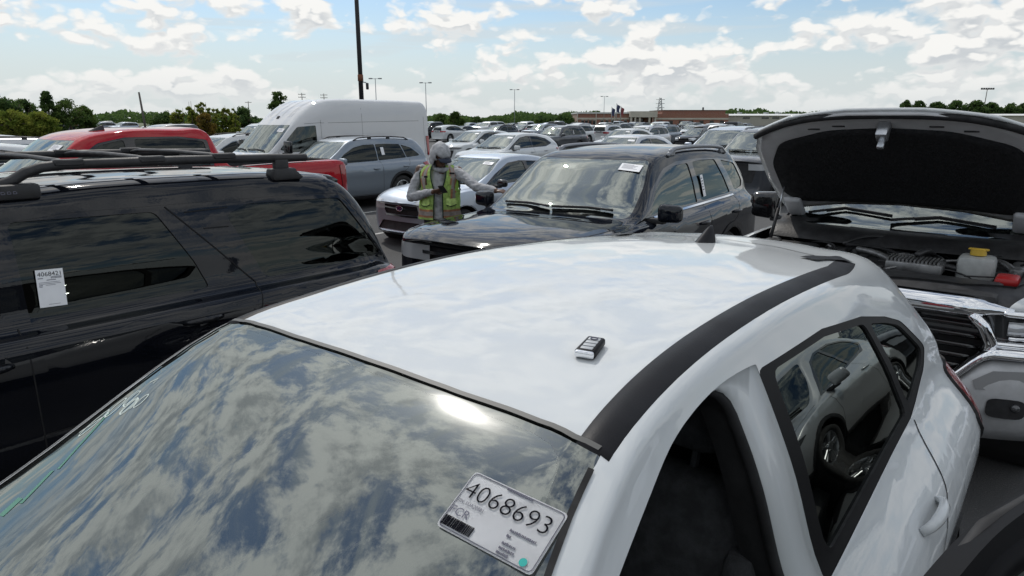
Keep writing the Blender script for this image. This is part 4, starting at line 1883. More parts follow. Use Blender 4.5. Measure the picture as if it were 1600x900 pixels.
def grille(poly, m_=None, d=.02, n_='grille'):
    return (n_, rnd(poly, .04), 'yz', lambda c, n: n.x > .45 and c.x > 1, m_ or M_PLAST, d, False)


def suv_spec(**kw):
    b, w = .24, .975
    rows_ = [
        row(2.42, .32, .76, (.73, .98), 1.05, sw=.14),
        row(2.30, .27, .90, (.86, 1.02), 1.10, sw=.15),
        row(1.95, b, .965, (.92, 1.05), 1.145, sw=.08),
        row(1.40, b, w, (.94, 1.07), 1.165),
        row(1.05, b, w, (.945, 1.08), 1.185, (.875, 1.11, .825, 1.15, .785, 1.165), .12),
        row(.62, b, w, (.95, 1.07), 1.435, (.855, 1.14, .765, 1.36, .73, 1.39), .12),
        row(.18, b, w, (.95, 1.06), 1.665, (.845, 1.15, .690, 1.575, .648, 1.635), .10),
        row(-.35, b, w, (.95, 1.06), 1.745, (.84, 1.16, .680, 1.630, .635, 1.700)),
        row(-1.0, b, w, (.95, 1.07), 1.76, (.84, 1.17, .680, 1.640, .63, 1.715)),
        row(-1.65, b, w, (.95, 1.08), 1.74, (.84, 1.18, .685, 1.610, .625, 1.69)),
        row(-2.12, .26, .965, (.94, 1.07), 1.685, (.82, 1.17, .70, 1.530, .62, 1.63)),
        row(-2.36, .30, .94, (.89, 1.06), 1.45, (.80, 1.15, .71, 1.34, .62, 1.40)),
        row(-2.48, .36, .86, (.81, 1.0), 1.12, sw=-.08),
    ]
    sp = dict(
        rows=rows_, res=(4, 3), paint=M_NAVY, arch=[(1.52, .43), (-1.38, .43)], wheel=(.385, .245), track=.84,
        clad=[(-2.1, .12), (2.2, .12), (2.2, .34), (-2.1, .34)],
        windshield=[(-.77, 1.16), (.77, 1.16), (.72, 1.40), (.625, 1.645), (-.625, 1.645), (-.72, 1.40)], ws_x=(.02, 1.25),
        rear_window=[(-.66, 1.16), (.66, 1.16), (.56, 1.56), (-.56, 1.56)], rw_x=-2.05,
        trim=[(.80, 1.125), (-1.7, 1.165), (-2.22, 1.19), (-2.30, 1.30), (-2.10, 1.545), (-1.6, 1.60), (-1.0, 1.625), (-.35, 1.615), (.0, 1.56), (.40, 1.375)],
        windows=dict(front_window=[(.56, 1.16), (-.64, 1.175), (-.62, 1.585), (-.30, 1.575), (.02, 1.515), (.30, 1.375)],
                     rear_door_window=[(-.76, 1.175), (-1.66, 1.20), (-1.42, 1.59), (-1.0, 1.60), (-.74, 1.59)],
                     quarter_window=[(-1.84, 1.21), (-2.16, 1.23), (-2.20, 1.30), (-2.04, 1.52), (-1.60, 1.575)]),
        cabin=(-2.1, .9, .82, 1.1, .95, 1.08), seat_x=-.15, seat_z=.08,
        seams=[('side', [(.92, 1.05), (.90, .75), (.95, .40)]), ('side', [(-.70, 1.15), (-.71, .75), (-.70, .40)]),
               ('side', [(-1.72, 1.18), (-1.55, .95), (-1.30, .82)]), ('side', [(.92, .36), (-.88, .36)]),
               ('top', [(2.25, .70), (1.8, .78), (1.05, .86)])],
        handles=[(-.50, .98), (-1.50, 1.0)], mirror=(.60, .90, 1.20),
        wipers=[[(.60, 1.20), (.35, 1.215), (-.02, 1.205)], [(-.05, 1.20), (-.30, 1.215), (-.62, 1.205)]],
        panels=[head([(1.98, .96), (2.5, 1.02), (2.5, .82), (2.15, .84)], M_LENSC),
                tail([(-2.10, 1.06), (-2.55, 1.12), (-2.55, .92), (-2.25, .92)]),
                grille([(-.52, .55), (.52, .55), (.62, .97), (-.62, .97)])],
    )
    sp.update(kw)
    return sp


def crossover_spec(**kw):
    b, w = .20, .92
    rows_ = [
        row(2.24, .28, .68, (.64, .78), .84, sw=.14),
        row(2.12, .22, .83, (.78, .86), .93, sw=.16),
        row(1.85, b, .90, (.85, .95), 1.02, sw=.10),
        row(1.40, b, w, (.88, .99), 1.06),
        row(1.12, b, w, (.885, 1.0), 1.10, (.83, 1.03, .775, 1.075, .735, 1.088), .10),
        row(.66, b, w, (.905, .99), 1.345, (.80, 1.08, .71, 1.27, .675, 1.300), .10),
        row(.20, b, w, (.91, .98), 1.575, (.78, 1.10, .625, 1.49, .585, 1.545), .10),
        row(-.30, b, w, (.91, .98), 1.635, (.775, 1.12, .605, 1.54, .56, 1.60)),
        row(-.95, b, w, (.91, .99), 1.635, (.775, 1.14, .605, 1.53, .55, 1.595)),
        row(-1.5, b, w, (.915, 1.01), 1.59, (.775, 1.17, .63, 1.44, .54, 1.535)),
        row(-1.98, .22, .915, (.90, 1.02), 1.51, (.76, 1.16, .67, 1.31, .53, 1.43)),
        row(-2.16, .26, .89, (.85, 1.0), 1.34, (.76, 1.11, .69, 1.22, .56, 1.29)),
        row(-2.30, .32, .80, (.75, .94), 1.03, sw=-.08),
    ]
    sp = dict(
        rows=rows_, res=(4, 3), paint=M_WHITE, arch=[(1.40, .41), (-1.32, .41)], wheel=(.355, .23), track=.79,
        clad=[(-2.0, .10), (2.1, .10), (2.1, .29), (-2.0, .29)],
        windshield=[(-.72, 1.085), (.72, 1.085), (.67, 1.32), (.565, 1.555), (-.565, 1.555), (-.67, 1.32)], ws_x=(.02, 1.3),
        rear_window=[(-.60, 1.10), (.60, 1.10), (.48, 1.42), (-.48, 1.42)], rw_x=-1.9,
        trim=[(.90, 1.065), (-1.35, 1.13), (-1.72, 1.215), (-1.78, 1.25), (-1.5, 1.42), (-1.0, 1.515), (-.35, 1.53), (.05, 1.475), (.45, 1.295)],
        windows=dict(front_window=[(.72, 1.09), (-.50, 1.125), (-.48, 1.50), (-.30, 1.50), (.02, 1.45), (.36, 1.29)],
                     rear_door_window=[(-.60, 1.14), (-1.34, 1.165), (-1.68, 1.235), (-1.46, 1.395), (-1.0, 1.49), (-.58, 1.505)]),
        cabin=(-1.9, 1.0, .77, 1.1, 1.02, 1.0), seat_x=-.05,
        seams=[('side', [(.90, 1.0), (.88, .7), (.92, .36)]), ('side', [(-.55, 1.1), (-.56, .75), (-.55, .34)]),
               ('top', [(2.1, .66), (1.7, .72), (1.14, .80)])],
        handles=[(-.38, .95), (-1.20, .98)], mirror=(.66, .86, 1.13),
        wipers=[[(.55, 1.12), (.25, 1.13), (-.05, 1.12)], [(-.08, 1.12), (-.3, 1.13), (-.58, 1.12)]],
        panels=[head([(1.80, .86), (2.4, .92), (2.4, .80), (2.0, .78)], M_LAMPD),
                tail([(-1.86, 1.06), (-2.4, 1.10), (-2.4, .96), (-2.05, .94)]),
                grille([(-.42, .38), (.42, .38), (.60, .74), (-.60, .74)])],
    )
    sp.update(kw)
    return sp


def sedan_spec(**kw):
    b, w = .18, .885
    rows_ = [
        row(2.14, .26, .68, (.64, .70), .76, sw=.16),
        row(2.02, .20, .81, (.76, .78), .85, sw=.18),
        row(1.72, b, .865, (.82, .86), .93, sw=.10),
        row(1.30, b, w, (.845, .91), .985),
        row(1.02, b, w, (.855, .925), 1.02, (.80, .95, .745, .995, .705, 1.008), .12),
        row(.55, b, w, (.87, .91), 1.235, (.77, .99, .68, 1.16, .645, 1.185), .12),
        row(.08, b, w, (.875, .90), 1.43, (.755, 1.0, .60, 1.35, .56, 1.40), .10),
        row(-.40, b, w, (.875, .90), 1.475, (.75, 1.01, .585, 1.385, .54, 1.44)),
        row(-.95, b, w, (.875, .91), 1.45, (.75, 1.02, .59, 1.36, .54, 1.415)),
        row(-1.45, b, w, (.875, .93), 1.36, (.75, 1.03, .62, 1.26, .55, 1.32)),
        row(-1.85, .20, .875, (.86, .95), 1.20, (.76, 1.03, .68, 1.12, .60, 1.165)),
        row(-2.08, .24, .84, (.79, .93), 1.03, (.74, .98, .70, 1.0, .6, 1.01)),
        row(-2.22, .32, .76, (.71, .86), .92, sw=-.08),
    ]
    sp = dict(
        rows=rows_, res=(4, 3), paint=M_SILV, arch=[(1.36, .37), (-1.28, .37)], wheel=(.32, .21), track=.765,
        windshield=[(-.695, 1.005), (.695, 1.005), (.645, 1.20), (.54, 1.41), (-.54, 1.41), (-.645, 1.20)], ws_x=(-.1, 1.2),
        rear_window=[(-.62, 1.07), (.62, 1.07), (.50, 1.33), (-.50, 1.33)], rw_x=-1.3,
        trim=[(.80, .965), (-1.45, 1.03), (-1.60, 1.07), (-1.35, 1.24), (-.95, 1.335), (-.4, 1.365), (-.05, 1.335), (.40, 1.155)],
        windows=dict(front_window=[(.64, .985), (-.52, 1.015), (-.50, 1.345), (-.38, 1.345), (-.05, 1.31), (.33, 1.155)],
                     rear_door_window=[(-.61, 1.02), (-1.30, 1.045), (-1.52, 1.08), (-1.33, 1.22), (-.95, 1.315), (-.59, 1.34)]),
        g_rear=G_SIDE, cabin=(-1.6, .9, .74, 1.0, .92, .93), seat_x=-.15, seat_z=-.07,
        seams=[('side', [(.82, .93), (.80, .65), (.86, .30)]), ('side', [(-.56, 1.0), (-.57, .65), (-.56, .30)]),
               ('top', [(2.0, .62), (1.6, .70), (1.04, .77)])],
        handles=[(-.40, .84), (-1.15, .86)], mirror=(.52, .83, 1.02), mir_size=(.10, .20, .14), mir_black=True,
        wipers=[[(.55, 1.03), (.25, 1.045), (-.05, 1.035)], [(-.08, 1.03), (-.3, 1.045), (-.58, 1.03)]],
        panels=[head([(1.62, .78), (1.85, .82), (2.3, .74), (2.3, .60), (1.95, .62)], M_LENSC),
                tail([(-1.80, .92), (-2.3, .98), (-2.3, .80), (-2.0, .78)]),
                grille([(-.40, .54), (.40, .54), (.47, .70), (-.47, .70)]),
                grille([(-.60, .27), (.60, .27), (.50, .42), (-.50, .42)], n_='lower_grille')],
    )
    sp.update(kw)
    return sp


def pickup_rows():
    b, w = .36, 1.0
    return [
        row(2.86, .42, .86, (.84, 1.10), 1.17, sw=.10),
        row(2.74, .36, .96, (.93, 1.14), 1.22, sw=.10),
        row(2.35, b, .99, (.965, 1.18), 1.265, sw=.04),
        row(1.80, b, w, (.975, 1.20), 1.29),
        row(1.48, b, w, (.975, 1.21), 1.31, (.91, 1.24, .86, 1.28, .82, 1.295), .12),
        row(1.10, b, w, (.975, 1.20), 1.56, (.885, 1.27, .80, 1.49, .765, 1.52), .12),
        row(.72, b, w, (.975, 1.19), 1.825, (.87, 1.28, .745, 1.745, .71, 1.795), .10),
        row(.20, b, w, (.975, 1.19), 1.915, (.865, 1.29, .728, 1.845, .695, 1.890)),
        row(-.45, b, w, (.975, 1.20), 1.920, (.865, 1.30, .728, 1.850, .695, 1.895)),
        row(-.84, b, w, (.975, 1.21), 1.895, (.865, 1.31, .735, 1.815, .70, 1.865)),
        row(-.98, b, w, (.975, 1.22), 1.64, (.865, 1.32, .80, 1.50, .72, 1.60)),
        row(-1.05, b, w, (.98, 1.33), 1.42, (.955, 1.385, .92, 1.405, .86, 1.412)),
        row(-1.25, b, w, (.985, 1.34), 1.415, (.965, 1.39, .94, 1.405, .88, 1.412)),
        row(-2.3, b, w, (.985, 1.36), 1.43, (.965, 1.405, .94, 1.42, .88, 1.427)),
        row(-2.80, .40, .985, (.97, 1.36), 1.43, (.95, 1.405, .92, 1.42, .86, 1.427)),
        row(-2.92, .48, .95, (.93, 1.33), 1.40, (.91, 1.37, .88, 1.385, .82, 1.392), -.03),
    ]


def pickup_spec(**kw):
    sp = dict(
        rows=pickup_rows(), res=(4, 3), paint=M_RED, arch=[(1.93, .47), (-1.72, .47)], wheel=(.41, .275), track=.86, cap=(.03, .01),
        windshield=[(-.805, 1.29), (.805, 1.29), (.755, 1.53), (.665, 1.79), (-.665, 1.79), (-.755, 1.53)], ws_x=(.5, 1.65),
        rear_window=[(-.62, 1.46), (.62, 1.46), (.58, 1.76), (-.58, 1.76)], rw_x=-.8,
        trim=[(1.22, 1.265), (-.86, 1.315), (-.82, 1.77), (-.45, 1.818), (.20, 1.818), (.52, 1.755), (.86, 1.53)],
        windows=dict(front_window=[(1.02, 1.30), (.20, 1.315), (.22, 1.79), (.49, 1.735), (.82, 1.53)],
                     rear_door_window=[(.08, 1.315), (-.80, 1.34), (-.77, 1.75), (-.45, 1.79), (.10, 1.795)]),
        g_front=G_TINT, cabin=(-.9, 1.4, .84, 1.2, 1.38, 1.18), seat_x=.42, seat_z=.2,
        seams=[('side', [(1.30, 1.2), (1.30, .5)]), ('side', [(.14, 1.28), (.13, .5)]), ('side', [(-.92, 1.3), (-.92, .5)]),
               ('side', [(-1.03, 1.36), (-1.03, .5)]), ('top', [(2.7, .86), (2.2, .88), (1.5, .88)])],
        handles=[(.32, 1.10), (-.70, 1.12)], mirror=(1.02, .95, 1.36), mir_size=(.12, .25, .24), mir_black=True,
        wipers=[[(.6, 1.33), (.3, 1.345), (-.05, 1.335)], [(-.08, 1.33), (-.3, 1.345), (-.62, 1.33)]],
        panels=[head([(2.5, 1.08), (3.0, 1.10), (3.0, .88), (2.62, .88)], M_LENSC),
                tail([(-2.76, 1.36), (-3.0, 1.36), (-3.0, .96), (-2.80, .96)]),
                ('hole', [(-1.16, -.80), (-1.16, .80), (-2.86, .80), (-2.86, -.80)], 'xy', lambda c, n: n.z > .6 and c.x < -1.0 and c.z > 1.2, M_PLAST, 0, False),
                grille([(-.62, .72), (.62, .72), (.66, 1.08), (-.66, 1.08)])],
    )
    sp.update(kw)
    return sp


def bed_part(root, m_):
    """open cargo bed"""
    x0, x1, y, z0, z1 = -2.86, -1.16, .80, .88, 1.412
    V = [(x0, -y, z1), (x1, -y, z1), (x1, y, z1), (x0, y, z1), (x0, -y, z0), (x1, -y, z0), (x1, y, z0), (x0, y, z0)]
    F = [(0, 1, 5, 4), (1, 2, 6, 5), (2, 3, 7, 6), (3, 0, 4, 7), (4, 5, 6, 7)]
    link('cargo_bed', mesh_from('cargo_bed', V, F, False), root, m_)


def van_spec(**kw):
    b, w = .34, 1.0
    rows_ = [
        row(3.06, .38, .74, (.72, .92), .98, sw=.14),
        row(2.96, .34, .90, (.86, .99), 1.07, sw=.14),
        row(2.70, b, .965, (.92, 1.10), 1.20, sw=.08),
        row(2.44, b, .99, (.94, 1.18), 1.32, (.90, 1.23, .86, 1.27, .82, 1.29), .12),
        row(2.04, b, w, (.965, 1.22), 1.68, (.915, 1.30, .855, 1.60, .82, 1.64), .12),
        row(1.66, b, w, (.975, 1.24), 2.03, (.935, 1.36, .85, 1.92, .80, 1.99), .10),
        row(1.26, b, w, (.98, 1.25), 2.36, (.95, 1.45, .885, 2.14, .80, 2.30), .06),
        row(.80, b, w, (.98, 1.25), 2.585, (.955, 1.5, .905, 2.32, .79, 2.53), .03),
        row(.30, b, w, (.98, 1.25), 2.645, (.955, 1.5, .905, 2.40, .82, 2.61)),
        row(-1.2, b, w, (.98, 1.25), 2.66, (.955, 1.5, .905, 2.43, .82, 2.625)),
        row(-2.6, b, w, (.98, 1.25), 2.65, (.955, 1.5, .90, 2.42, .82, 2.615)),
        row(-3.0, .36, .99, (.97, 1.25), 2.625, (.945, 1.5, .885, 2.40, .80, 2.585)),
        row(-3.10, .42, .96, (.93, 1.22), 2.53, (.915, 1.5, .86, 2.34, .76, 2.49)),
    ]
    sp = dict(
        rows=rows_, res=(4, 3), paint=M_VANW, arch=[(2.10, .42), (-1.95, .42)], wheel=(.36, .23, 'steel'), track=.84, cap=(.03, .0),
        clad=[(-3.0, .2), (2.9, .2), (2.9, .50), (-3.0, .50)],
        windshield=[(-.83, 1.28), (.83, 1.28), (.82, 1.62), (.775, 1.97), (-.775, 1.97), (-.82, 1.62)], ws_x=(1.4, 2.6),
        windows=dict(front_window=[(2.06, 1.36), (1.82, 1.62), (1.50, 1.92), (.98, 1.96), (.96, 1.32), (1.8, 1.28)]),
        g_front=G_SIDE, m_int=M_DASH, cabin=(-3.0, 2.2, .86, 1.2, 2.36, 1.22), seat_x=1.25, seat_z=.36, bench=False,
        seams=[('side', [(.82, 2.10), (.82, .5)]), ('side', [(-.55, 2.42), (-.55, .55)]), ('side', [(.82, 2.02), (-2.98, 2.08)]),
               ('side', [(-2.9, 2.2), (-2.9, .5)]), ('side', [(.80, 2.03), (1.30, 2.0)]), ('side', [(2.12, 1.30), (2.0, .9)]),
               ('top', [(1.45, .55), (.6, .52)]), ('side', [(.82, 1.05), (-2.98, 1.08)])],
        handles=[(1.05, 1.12)], mirror=(1.98, .98, 1.42), mir_size=(.14, .22, .34), mir_black=True,
        wipers=[[(.65, 1.33), (.3, 1.36), (-.05, 1.35)], [(-.1, 1.33), (-.4, 1.36), (-.72, 1.34)]],
        panels=[head([(2.55, 1.12), (2.9, 1.08), (3.1, .86), (2.8, .84)], M_LENSC),
                ('tail_light', rnd([(-2.96, 1.62), (-3.2, 1.62), (-3.2, 1.05), (-2.98, 1.05)], .02), 'xz', lambda c, n: abs(c.y) > .7 and c.x < 0, M_LENSR, -.02, True),
                grille([(-.45, .55), (.45, .55), (.55, .86), (-.55, .86)])],
    )
    sp.update(kw)
    return sp


def recolour(o, m_, names=('body', 'mirror', 'door_handle')):
    for ch in o.children:
        if ch.name.split('.')[0] in names and len(ch.material_slots):
            ch.material_slots[0].link = 'OBJECT'
            ch.material_slots[0].material = m_


# ---- dark blue-black SUV behind the white roof
def build_pathfinder():
    sp = suv_spec(res=(5, 4), rails=[(-.20, -1.85, .655, .058, .027, mat('grey_roof_rail', (.24, .25, .27), .4, .7))], rail_feet=(.06, .94), m_trim=M_GLOSSB, g_front=G_SIDE, m_seat=M_SEATP)
    R_ = sp['rows']
    for k, dx in ((0, -.14), (1, -.14), (2, -.10), (3, -.06), (4, -.13), (5, -.07)):
        R_[k] = [(x + dx, y, z) for x, y, z in R_[k]]
    sp['ws_x'] = (.02, 1.15)
    root, B = build_car('dark_suv', sp)
    tag(root, 'dark blue-black SUV with silver roof rails behind the white roof', 'car')
    # bright strip under the windows
    for s_ in (1, -1):
        V, F = B.ribbon([(.50, 1.135), (-.70, 1.15), (-1.70, 1.165)], .022, .006, 'side', s_)
        link('window_chrome_strip', mesh_from('window_chrome_strip', V, F), root, M_CHROME)
    sticker(root, B, (3, .50, 1.575), (-1, 0, 0), .22, .11, R(-4), Vector((-.3, 0, 1)))
    sticker(root, B, (-.86, 3, 1.33), (0, -1, 0), .07, .24, R(3))
    # grille bars and bright nose strip
    for z in (.62, .72, .82, .92):
        V, F = B.ribbon([(-.50, z), (0, z), (.50, z)], .03, .01, 'front')
        link('grille_bar', mesh_from('grille_bar', V, F), root, M_CHROME)
    root.scale = (1.05, 1.05, 1.03)
    return place(root, 6.43, -4.07, R(3.5))


# ---- black SUV with a roof rack
def build_rack_suv():
    b, w = .34, .955
    rows_ = [
        row(2.32, .42, .80, (.78, 1.00), 1.07, sw=.12),
        row(2.20, .36, .91, (.88, 1.04), 1.12, sw=.12),
        row(1.85, b, .95, (.92, 1.07), 1.17, sw=.06),
        row(1.40, b, w, (.93, 1.085), 1.19),
        row(1.08, b, w, (.93, 1.09), 1.21, (.865, 1.11, .82, 1.16, .78, 1.175), .12),
        row(.72, b, w, (.935, 1.08), 1.47, (.85, 1.12, .765, 1.39, .73, 1.42), .12),
        row(.36, b, w, (.935, 1.075), 1.72, (.84, 1.13, .725, 1.60, .68, 1.675), .08),
        row(-.2, b, w, (.935, 1.07), 1.78, (.84, 1.13, .722, 1.64, .675, 1.735)),
        row(-1.0, b, w, (.94, 1.07), 1.79, (.84, 1.13, .722, 1.645, .675, 1.745)),
        row(-1.60, b, w, (.945, 1.07), 1.765, (.84, 1.13, .725, 1.63, .675, 1.725)),
        row(-1.98, .36, .95, (.935, 1.07), 1.70, (.83, 1.12, .735, 1.56, .67, 1.66)),
        row(-2.18, .40, .93, (.90, 1.06), 1.47, (.80, 1.11, .745, 1.36, .68, 1.43)),
        row(-2.36, .46, .86, (.83, 1.02), 1.12, sw=-.06),
    ]
    sp = suv_spec(
        rows=rows_, res=(6, 5), paint=M_BLACK, arch=[(1.42, .46), (-1.37, .46)], wheel=(.395, .26, 'dark'), track=.81,
        clad=[(-2.0, .2), (2.1, .2), (2.1, .42), (-2.0, .42)],
        windshield=[(-.765, 1.165), (.765, 1.165), (.72, 1.42), (.655, 1.685), (-.655, 1.685), (-.72, 1.42)], ws_x=(.2, 1.25),
        rear_window=[(-.66, 1.14), (.66, 1.14), (.60, 1.58), (-.60, 1.58)], rw_x=-1.9,
        trim=[(.92, 1.12), (-2.20, 1.12), (-2.30, 1.16), (-1.95, 1.60), (-1.7, 1.62), (-.3, 1.635), (.18, 1.60), (.55, 1.38)],
        windows=dict(front_window=[(.74, 1.15), (.10, 1.15), (.10, 1.60), (.20, 1.565), (.48, 1.385)],
                     rear_door_window=[(-.02, 1.15), (-.92, 1.145), (-.86, 1.30), (-.70, 1.60), (-.02, 1.615)],
                     quarter_window=[(-1.28, 1.14), (-2.19, 1.145), (-2.22, 1.165), (-1.93, 1.575), (-1.24, 1.595), (-1.10, 1.54)]),
        cabin=(-2.0, .9, .80, 1.1, 1.0, 1.08), g_front=G_TINT, mirror=(.72, .90, 1.22),
        seams=[('side', [(1.0, 1.05), (.98, .45)]), ('side', [(.04, 1.12), (.03, .42)]), ('side', [(-.76, 1.62), (-1.20, 1.13), (-1.16, 1.0), (-1.0, .86)]),
               ('side', [(-.95, 1.48), (-1.10, 1.475)]), ('side', [(-.86, 1.58), (-1.12, 1.585)]),
               ('side', [(.04, .60), (-.92, .60)]), ('top', [(2.1, .70), (1.6, .78), (1.1, .86)])],
        handles=[(.22, .98), (-.80, 1.0)], m_trim=M_BLACK, m_handle=M_BLACK,
        panels=[head([(1.98, 1.0), (2.5, 1.04), (2.5, .84), (2.05, .86)], M_LENSC),
                ('tail_light', rnd([(-2.06, 1.06), (-2.5, 1.06), (-2.5, .80), (-2.12, .80)], .03), 'xz', lambda c, n: abs(c.y) > .5 and c.x < 0, M_LENSR, -.012, True),
                grille([(-.50, .62), (.50, .62), (.58, 1.0), (-.58, 1.0)])],
        wipers=[])
    root, B = build_car('black_rack_suv', sp)
    tag(root, 'black SUV carrying a black tubular roof rack, beside the white crossover', 'car')
    # ribs along the roof edge
    for y in (.60,):
        V, F = B.ribbon([(.3, y), (-1.85, y)], .018, .004, 'top')
        link('roof_rib', mesh_from('roof_rib', V, F), root, M_GLOSSB)
    for y in (-.22, 0.22, -.60):
        V, F = B.ribbon([(.25, y), (-1.8, y)], .02, .004, 'top')
        link('roof_rib', mesh_from('roof_rib', V, F), root, M_GLOSSB)
    # rear lip spoiler
    L = []
    V, F = [], []
    for k in range(21):
        y = -.66 + 1.32 * k / 20
        p, n = B.top(-1.93, y * .97)
        e = .10 * (1 - .3 * (abs(y) / .66) ** 4)
        for a, dz in ((.06, .004), (0, .012), (-e * .6, .004), (-e, -.012), (-e + .01, -.04), (0.0, -.045)):
            V.append((p.x + a, p.y, p.z + dz - (.004 if a > 0 else 0)))
    for k in range(20):
        for q in range(6):
            F.append((k * 6 + q, k * 6 + (q + 1) % 6, (k + 1) * 6 + (q + 1) % 6, (k + 1) * 6 + q))
    F.append(tuple(range(6)))
    F.append(tuple(20 * 6 + q for q in range(6)))
    link('rear_spoiler', fix_normals(mesh_from('rear_spoiler', V, F)), root, M_BLACK)
    # waist crease catching the light above the rear arch
    # roof rack: two bent rails, four feet, cross bars
    rk = empty('roof_rack')
    rk.parent = root
    for s_ in (1, -1):
        y = .655 * s_
        pts = [(-.03, y, 1.785), (-.09, y, 1.805), (-.15, y, 1.84), (-.22, y, 1.862), (-.32, y, 1.870), (-.9, y, 1.868), (-1.45, y, 1.858), (-1.62, y, 1.853), (-1.74, y, 1.850)]
        Q = []
        P_ = [Vector(p) for p in pts]
        for k in range(len(P_) - 1):
            for j in range(4):
                Q.append(P_[k].lerp(P_[k + 1], j / 4))
        Q.append(P_[-1])
        link('side_rail', tube_me('side_rail', Q, .026, 10), rk, M_PLAST)
        for xa, xb in ((.16, -.19), (-1.46, -1.68)):
            bm = bmesh.new()
            vs = [box_bm(bm, (xb, y - .05, 1.715), (xa, y + .06, 1.79), .018, 2)]
            if xa < 0:
                for v in bm.verts:
                    if v.co.z > 1.75:
                        v.co.x = v.co.x * .75 + (-1.50) * .25
                        v.co.z += .0
                box_bm(bm, (-1.60, y - .02, 1.76), (-1.50, y + .025, 1.85), .012, 2)
            link('foot', bm_mesh('foot', bm, True, 40), rk, M_PLAST)
    for x in (-.34, -.75, -1.17):
        pts = [(x - .0, -.655, 1.868), (x, -.5, 1.885), (x, 0, 1.892), (x, .5, 1.885), (x, .655, 1.868)]
        link('cross_bar', tube_me('cross_bar', pts, .022, 8, flat=.6), rk, M_PLAST)
        for s_ in (1, -1):
            bm = bmesh.new()
            box_bm(bm, (x - .07, .655 * s_ - .03, 1.862), (x + .07, .655 * s_ + .03, 1.898), .008, 1)
            link('clamp', bm_mesh('clamp', bm, True, 40), rk, M_PLAST)
    # small marks on the front foot
    bm = bmesh.new()
    for k, (dx, w_) in enumerate(((0, .018), (.026, .016), (.05, .016))):
        x = -.02 - dx
        y = .655 + .0605
        for (a, c) in (((0, 0), (w_, .003)), ((0, .011), (w_ * .8, .014)), ((0, 0), (.003, .014)), ((w_ - .003, 0), (w_, .010))):
            box_bm(bm, (x - c[0], y, 1.745 + a[1]), (x - a[0], y + .001, 1.745 + c[1]))
    link('foot_mark', bm_mesh('foot_mark', bm), rk, M_INKG)
    # label in the rear door window
    o = sticker(root, B, (-.135, 3, 1.285), (0, -1, 0), .118, .185, R(-3), lines=False)
    txt = text_me('print', '4068421', .03)
    xs = [v.co.x for v in txt.vertices]
    k = .100 / (max(xs) - min(xs))
    for v in txt.vertices:
        v.co = ((v.co.x - min(xs)) * k - .052, v.co.y * 1.0 + .060, .0012)
    link('print', txt, o, M_INK)
    bm = bmesh.new()
    for k, (x0, x1, y, hh) in enumerate(((-.052, -.03, .050, .0035), (-.016, .024, .040, .0035), (-.05, .04, .029, .002), (-.05, .044, .022, .002),
                                         (-.05, -.035, .015, .004), (-.022, .02, .015, .002), (-.05, -.036, .008, .002), (-.02, .03, -.080, .0016))):
        box_bm(bm, (x0, y - hh / 2, .0007), (x1, y + hh / 2, .0012))
    x = .004
    rg = random.Random(5)
    while x < .050:
        wv = rg.choice((.0007, .0012))
        box_bm(bm, (x, .046, .0007), (x + wv, .057, .0012))
        x += wv + .0012
    tag(link('small_print', bm_mesh('small_print', bm), o, M_INKG), kind='stuff')
    return place(root, .93, -4.65)


def build_red_pickup():
    sp = pickup_spec(res=(5, 4))
    root, B = build_car('red_pickup', sp)
    bed_part(root, M_PLAST)
    tag(root, 'red crew-cab pickup with black roof antenna beyond the roof rack', 'pickup truck')
    fin_part(root, B, .35, M_PLAST, .07, .2, .30)
    sticker(root, B, (4, .48, 1.70), (-1, 0, 0), .22, .11, 0, Vector((-.3, 0, 1)))
    root.scale = (1.03, 1.03, 1.035)
    return place(root, 3.85, -10.1)


def build_van():
    sp = van_spec(res=(5, 4))
    root, B = build_car('white_van', sp)
    tag(root, 'tall white high-roof cargo van', 'van')
    p, n = B.on((6, .05, 2.16), (-1, 0, 0))
    bm = bmesh.new()
    box_bm(bm, (-.02, -.05, -.05), (.02, .05, .05), .015, 2)
    o = link('roof_lamp', bm_mesh('roof_lamp', bm, True), root, M_PLAST)
    o.location = p
    o.rotation_euler = (0, R(-40), 0)
    sticker(root, B, (5, .60, 1.84), (-1, 0, 0), .22, .12, 0, Vector((-.3, 0, 1)))
    # ribs across the roof brow
    for y in (-.45, -.15, .15, .45):
        V, F = B.ribbon([(1.45, y), (.75, y)], .03, .006, 'top')
        link('roof_rib', mesh_from('roof_rib', V, F), root, M_VANW)
    return place(root, 11.9, -16.7)


def build_grey_suv():
    sp = suv_spec(paint=M_GREY, res=(5, 4), rails=[(-.05, -1.85, .64, .05, .020, M_PLAST)], rail_feet=(.28, .62), m_trim=M_GREY, g_front=G_TINT,
                  trim=[(.80, 1.12), (-2.16, 1.215), (-2.24, 1.26), (-1.9, 1.50), (-1.6, 1.575), (-1.0, 1.60), (-.35, 1.595), (.0, 1.54), (.40, 1.355)],
                  windows=dict(front_window=[(.66, 1.14), (-.66, 1.17), (-.64, 1.575), (-.30, 1.57), (.02, 1.51), (.36, 1.355)],
                               rear_door_window=[(-.68, 1.172), (-1.62, 1.21), (-1.48, 1.56), (-1.0, 1.58), (-.67, 1.575)],
                               quarter_window=[(-1.64, 1.215), (-2.08, 1.24), (-2.12, 1.27), (-1.85, 1.46), (-1.52, 1.55)]))
    root, B = build_car('grey_suv', sp)
    tag(root, 'grey metallic SUV with black roof rails in front of the white van', 'car')
    sticker(root, B, (-.86, 3, 1.40), (0, -1, 0), .10, .20, R(4), lines=False)
    root.scale = (.96, .955, .965)
    return place(root, 10.35, -14.15)


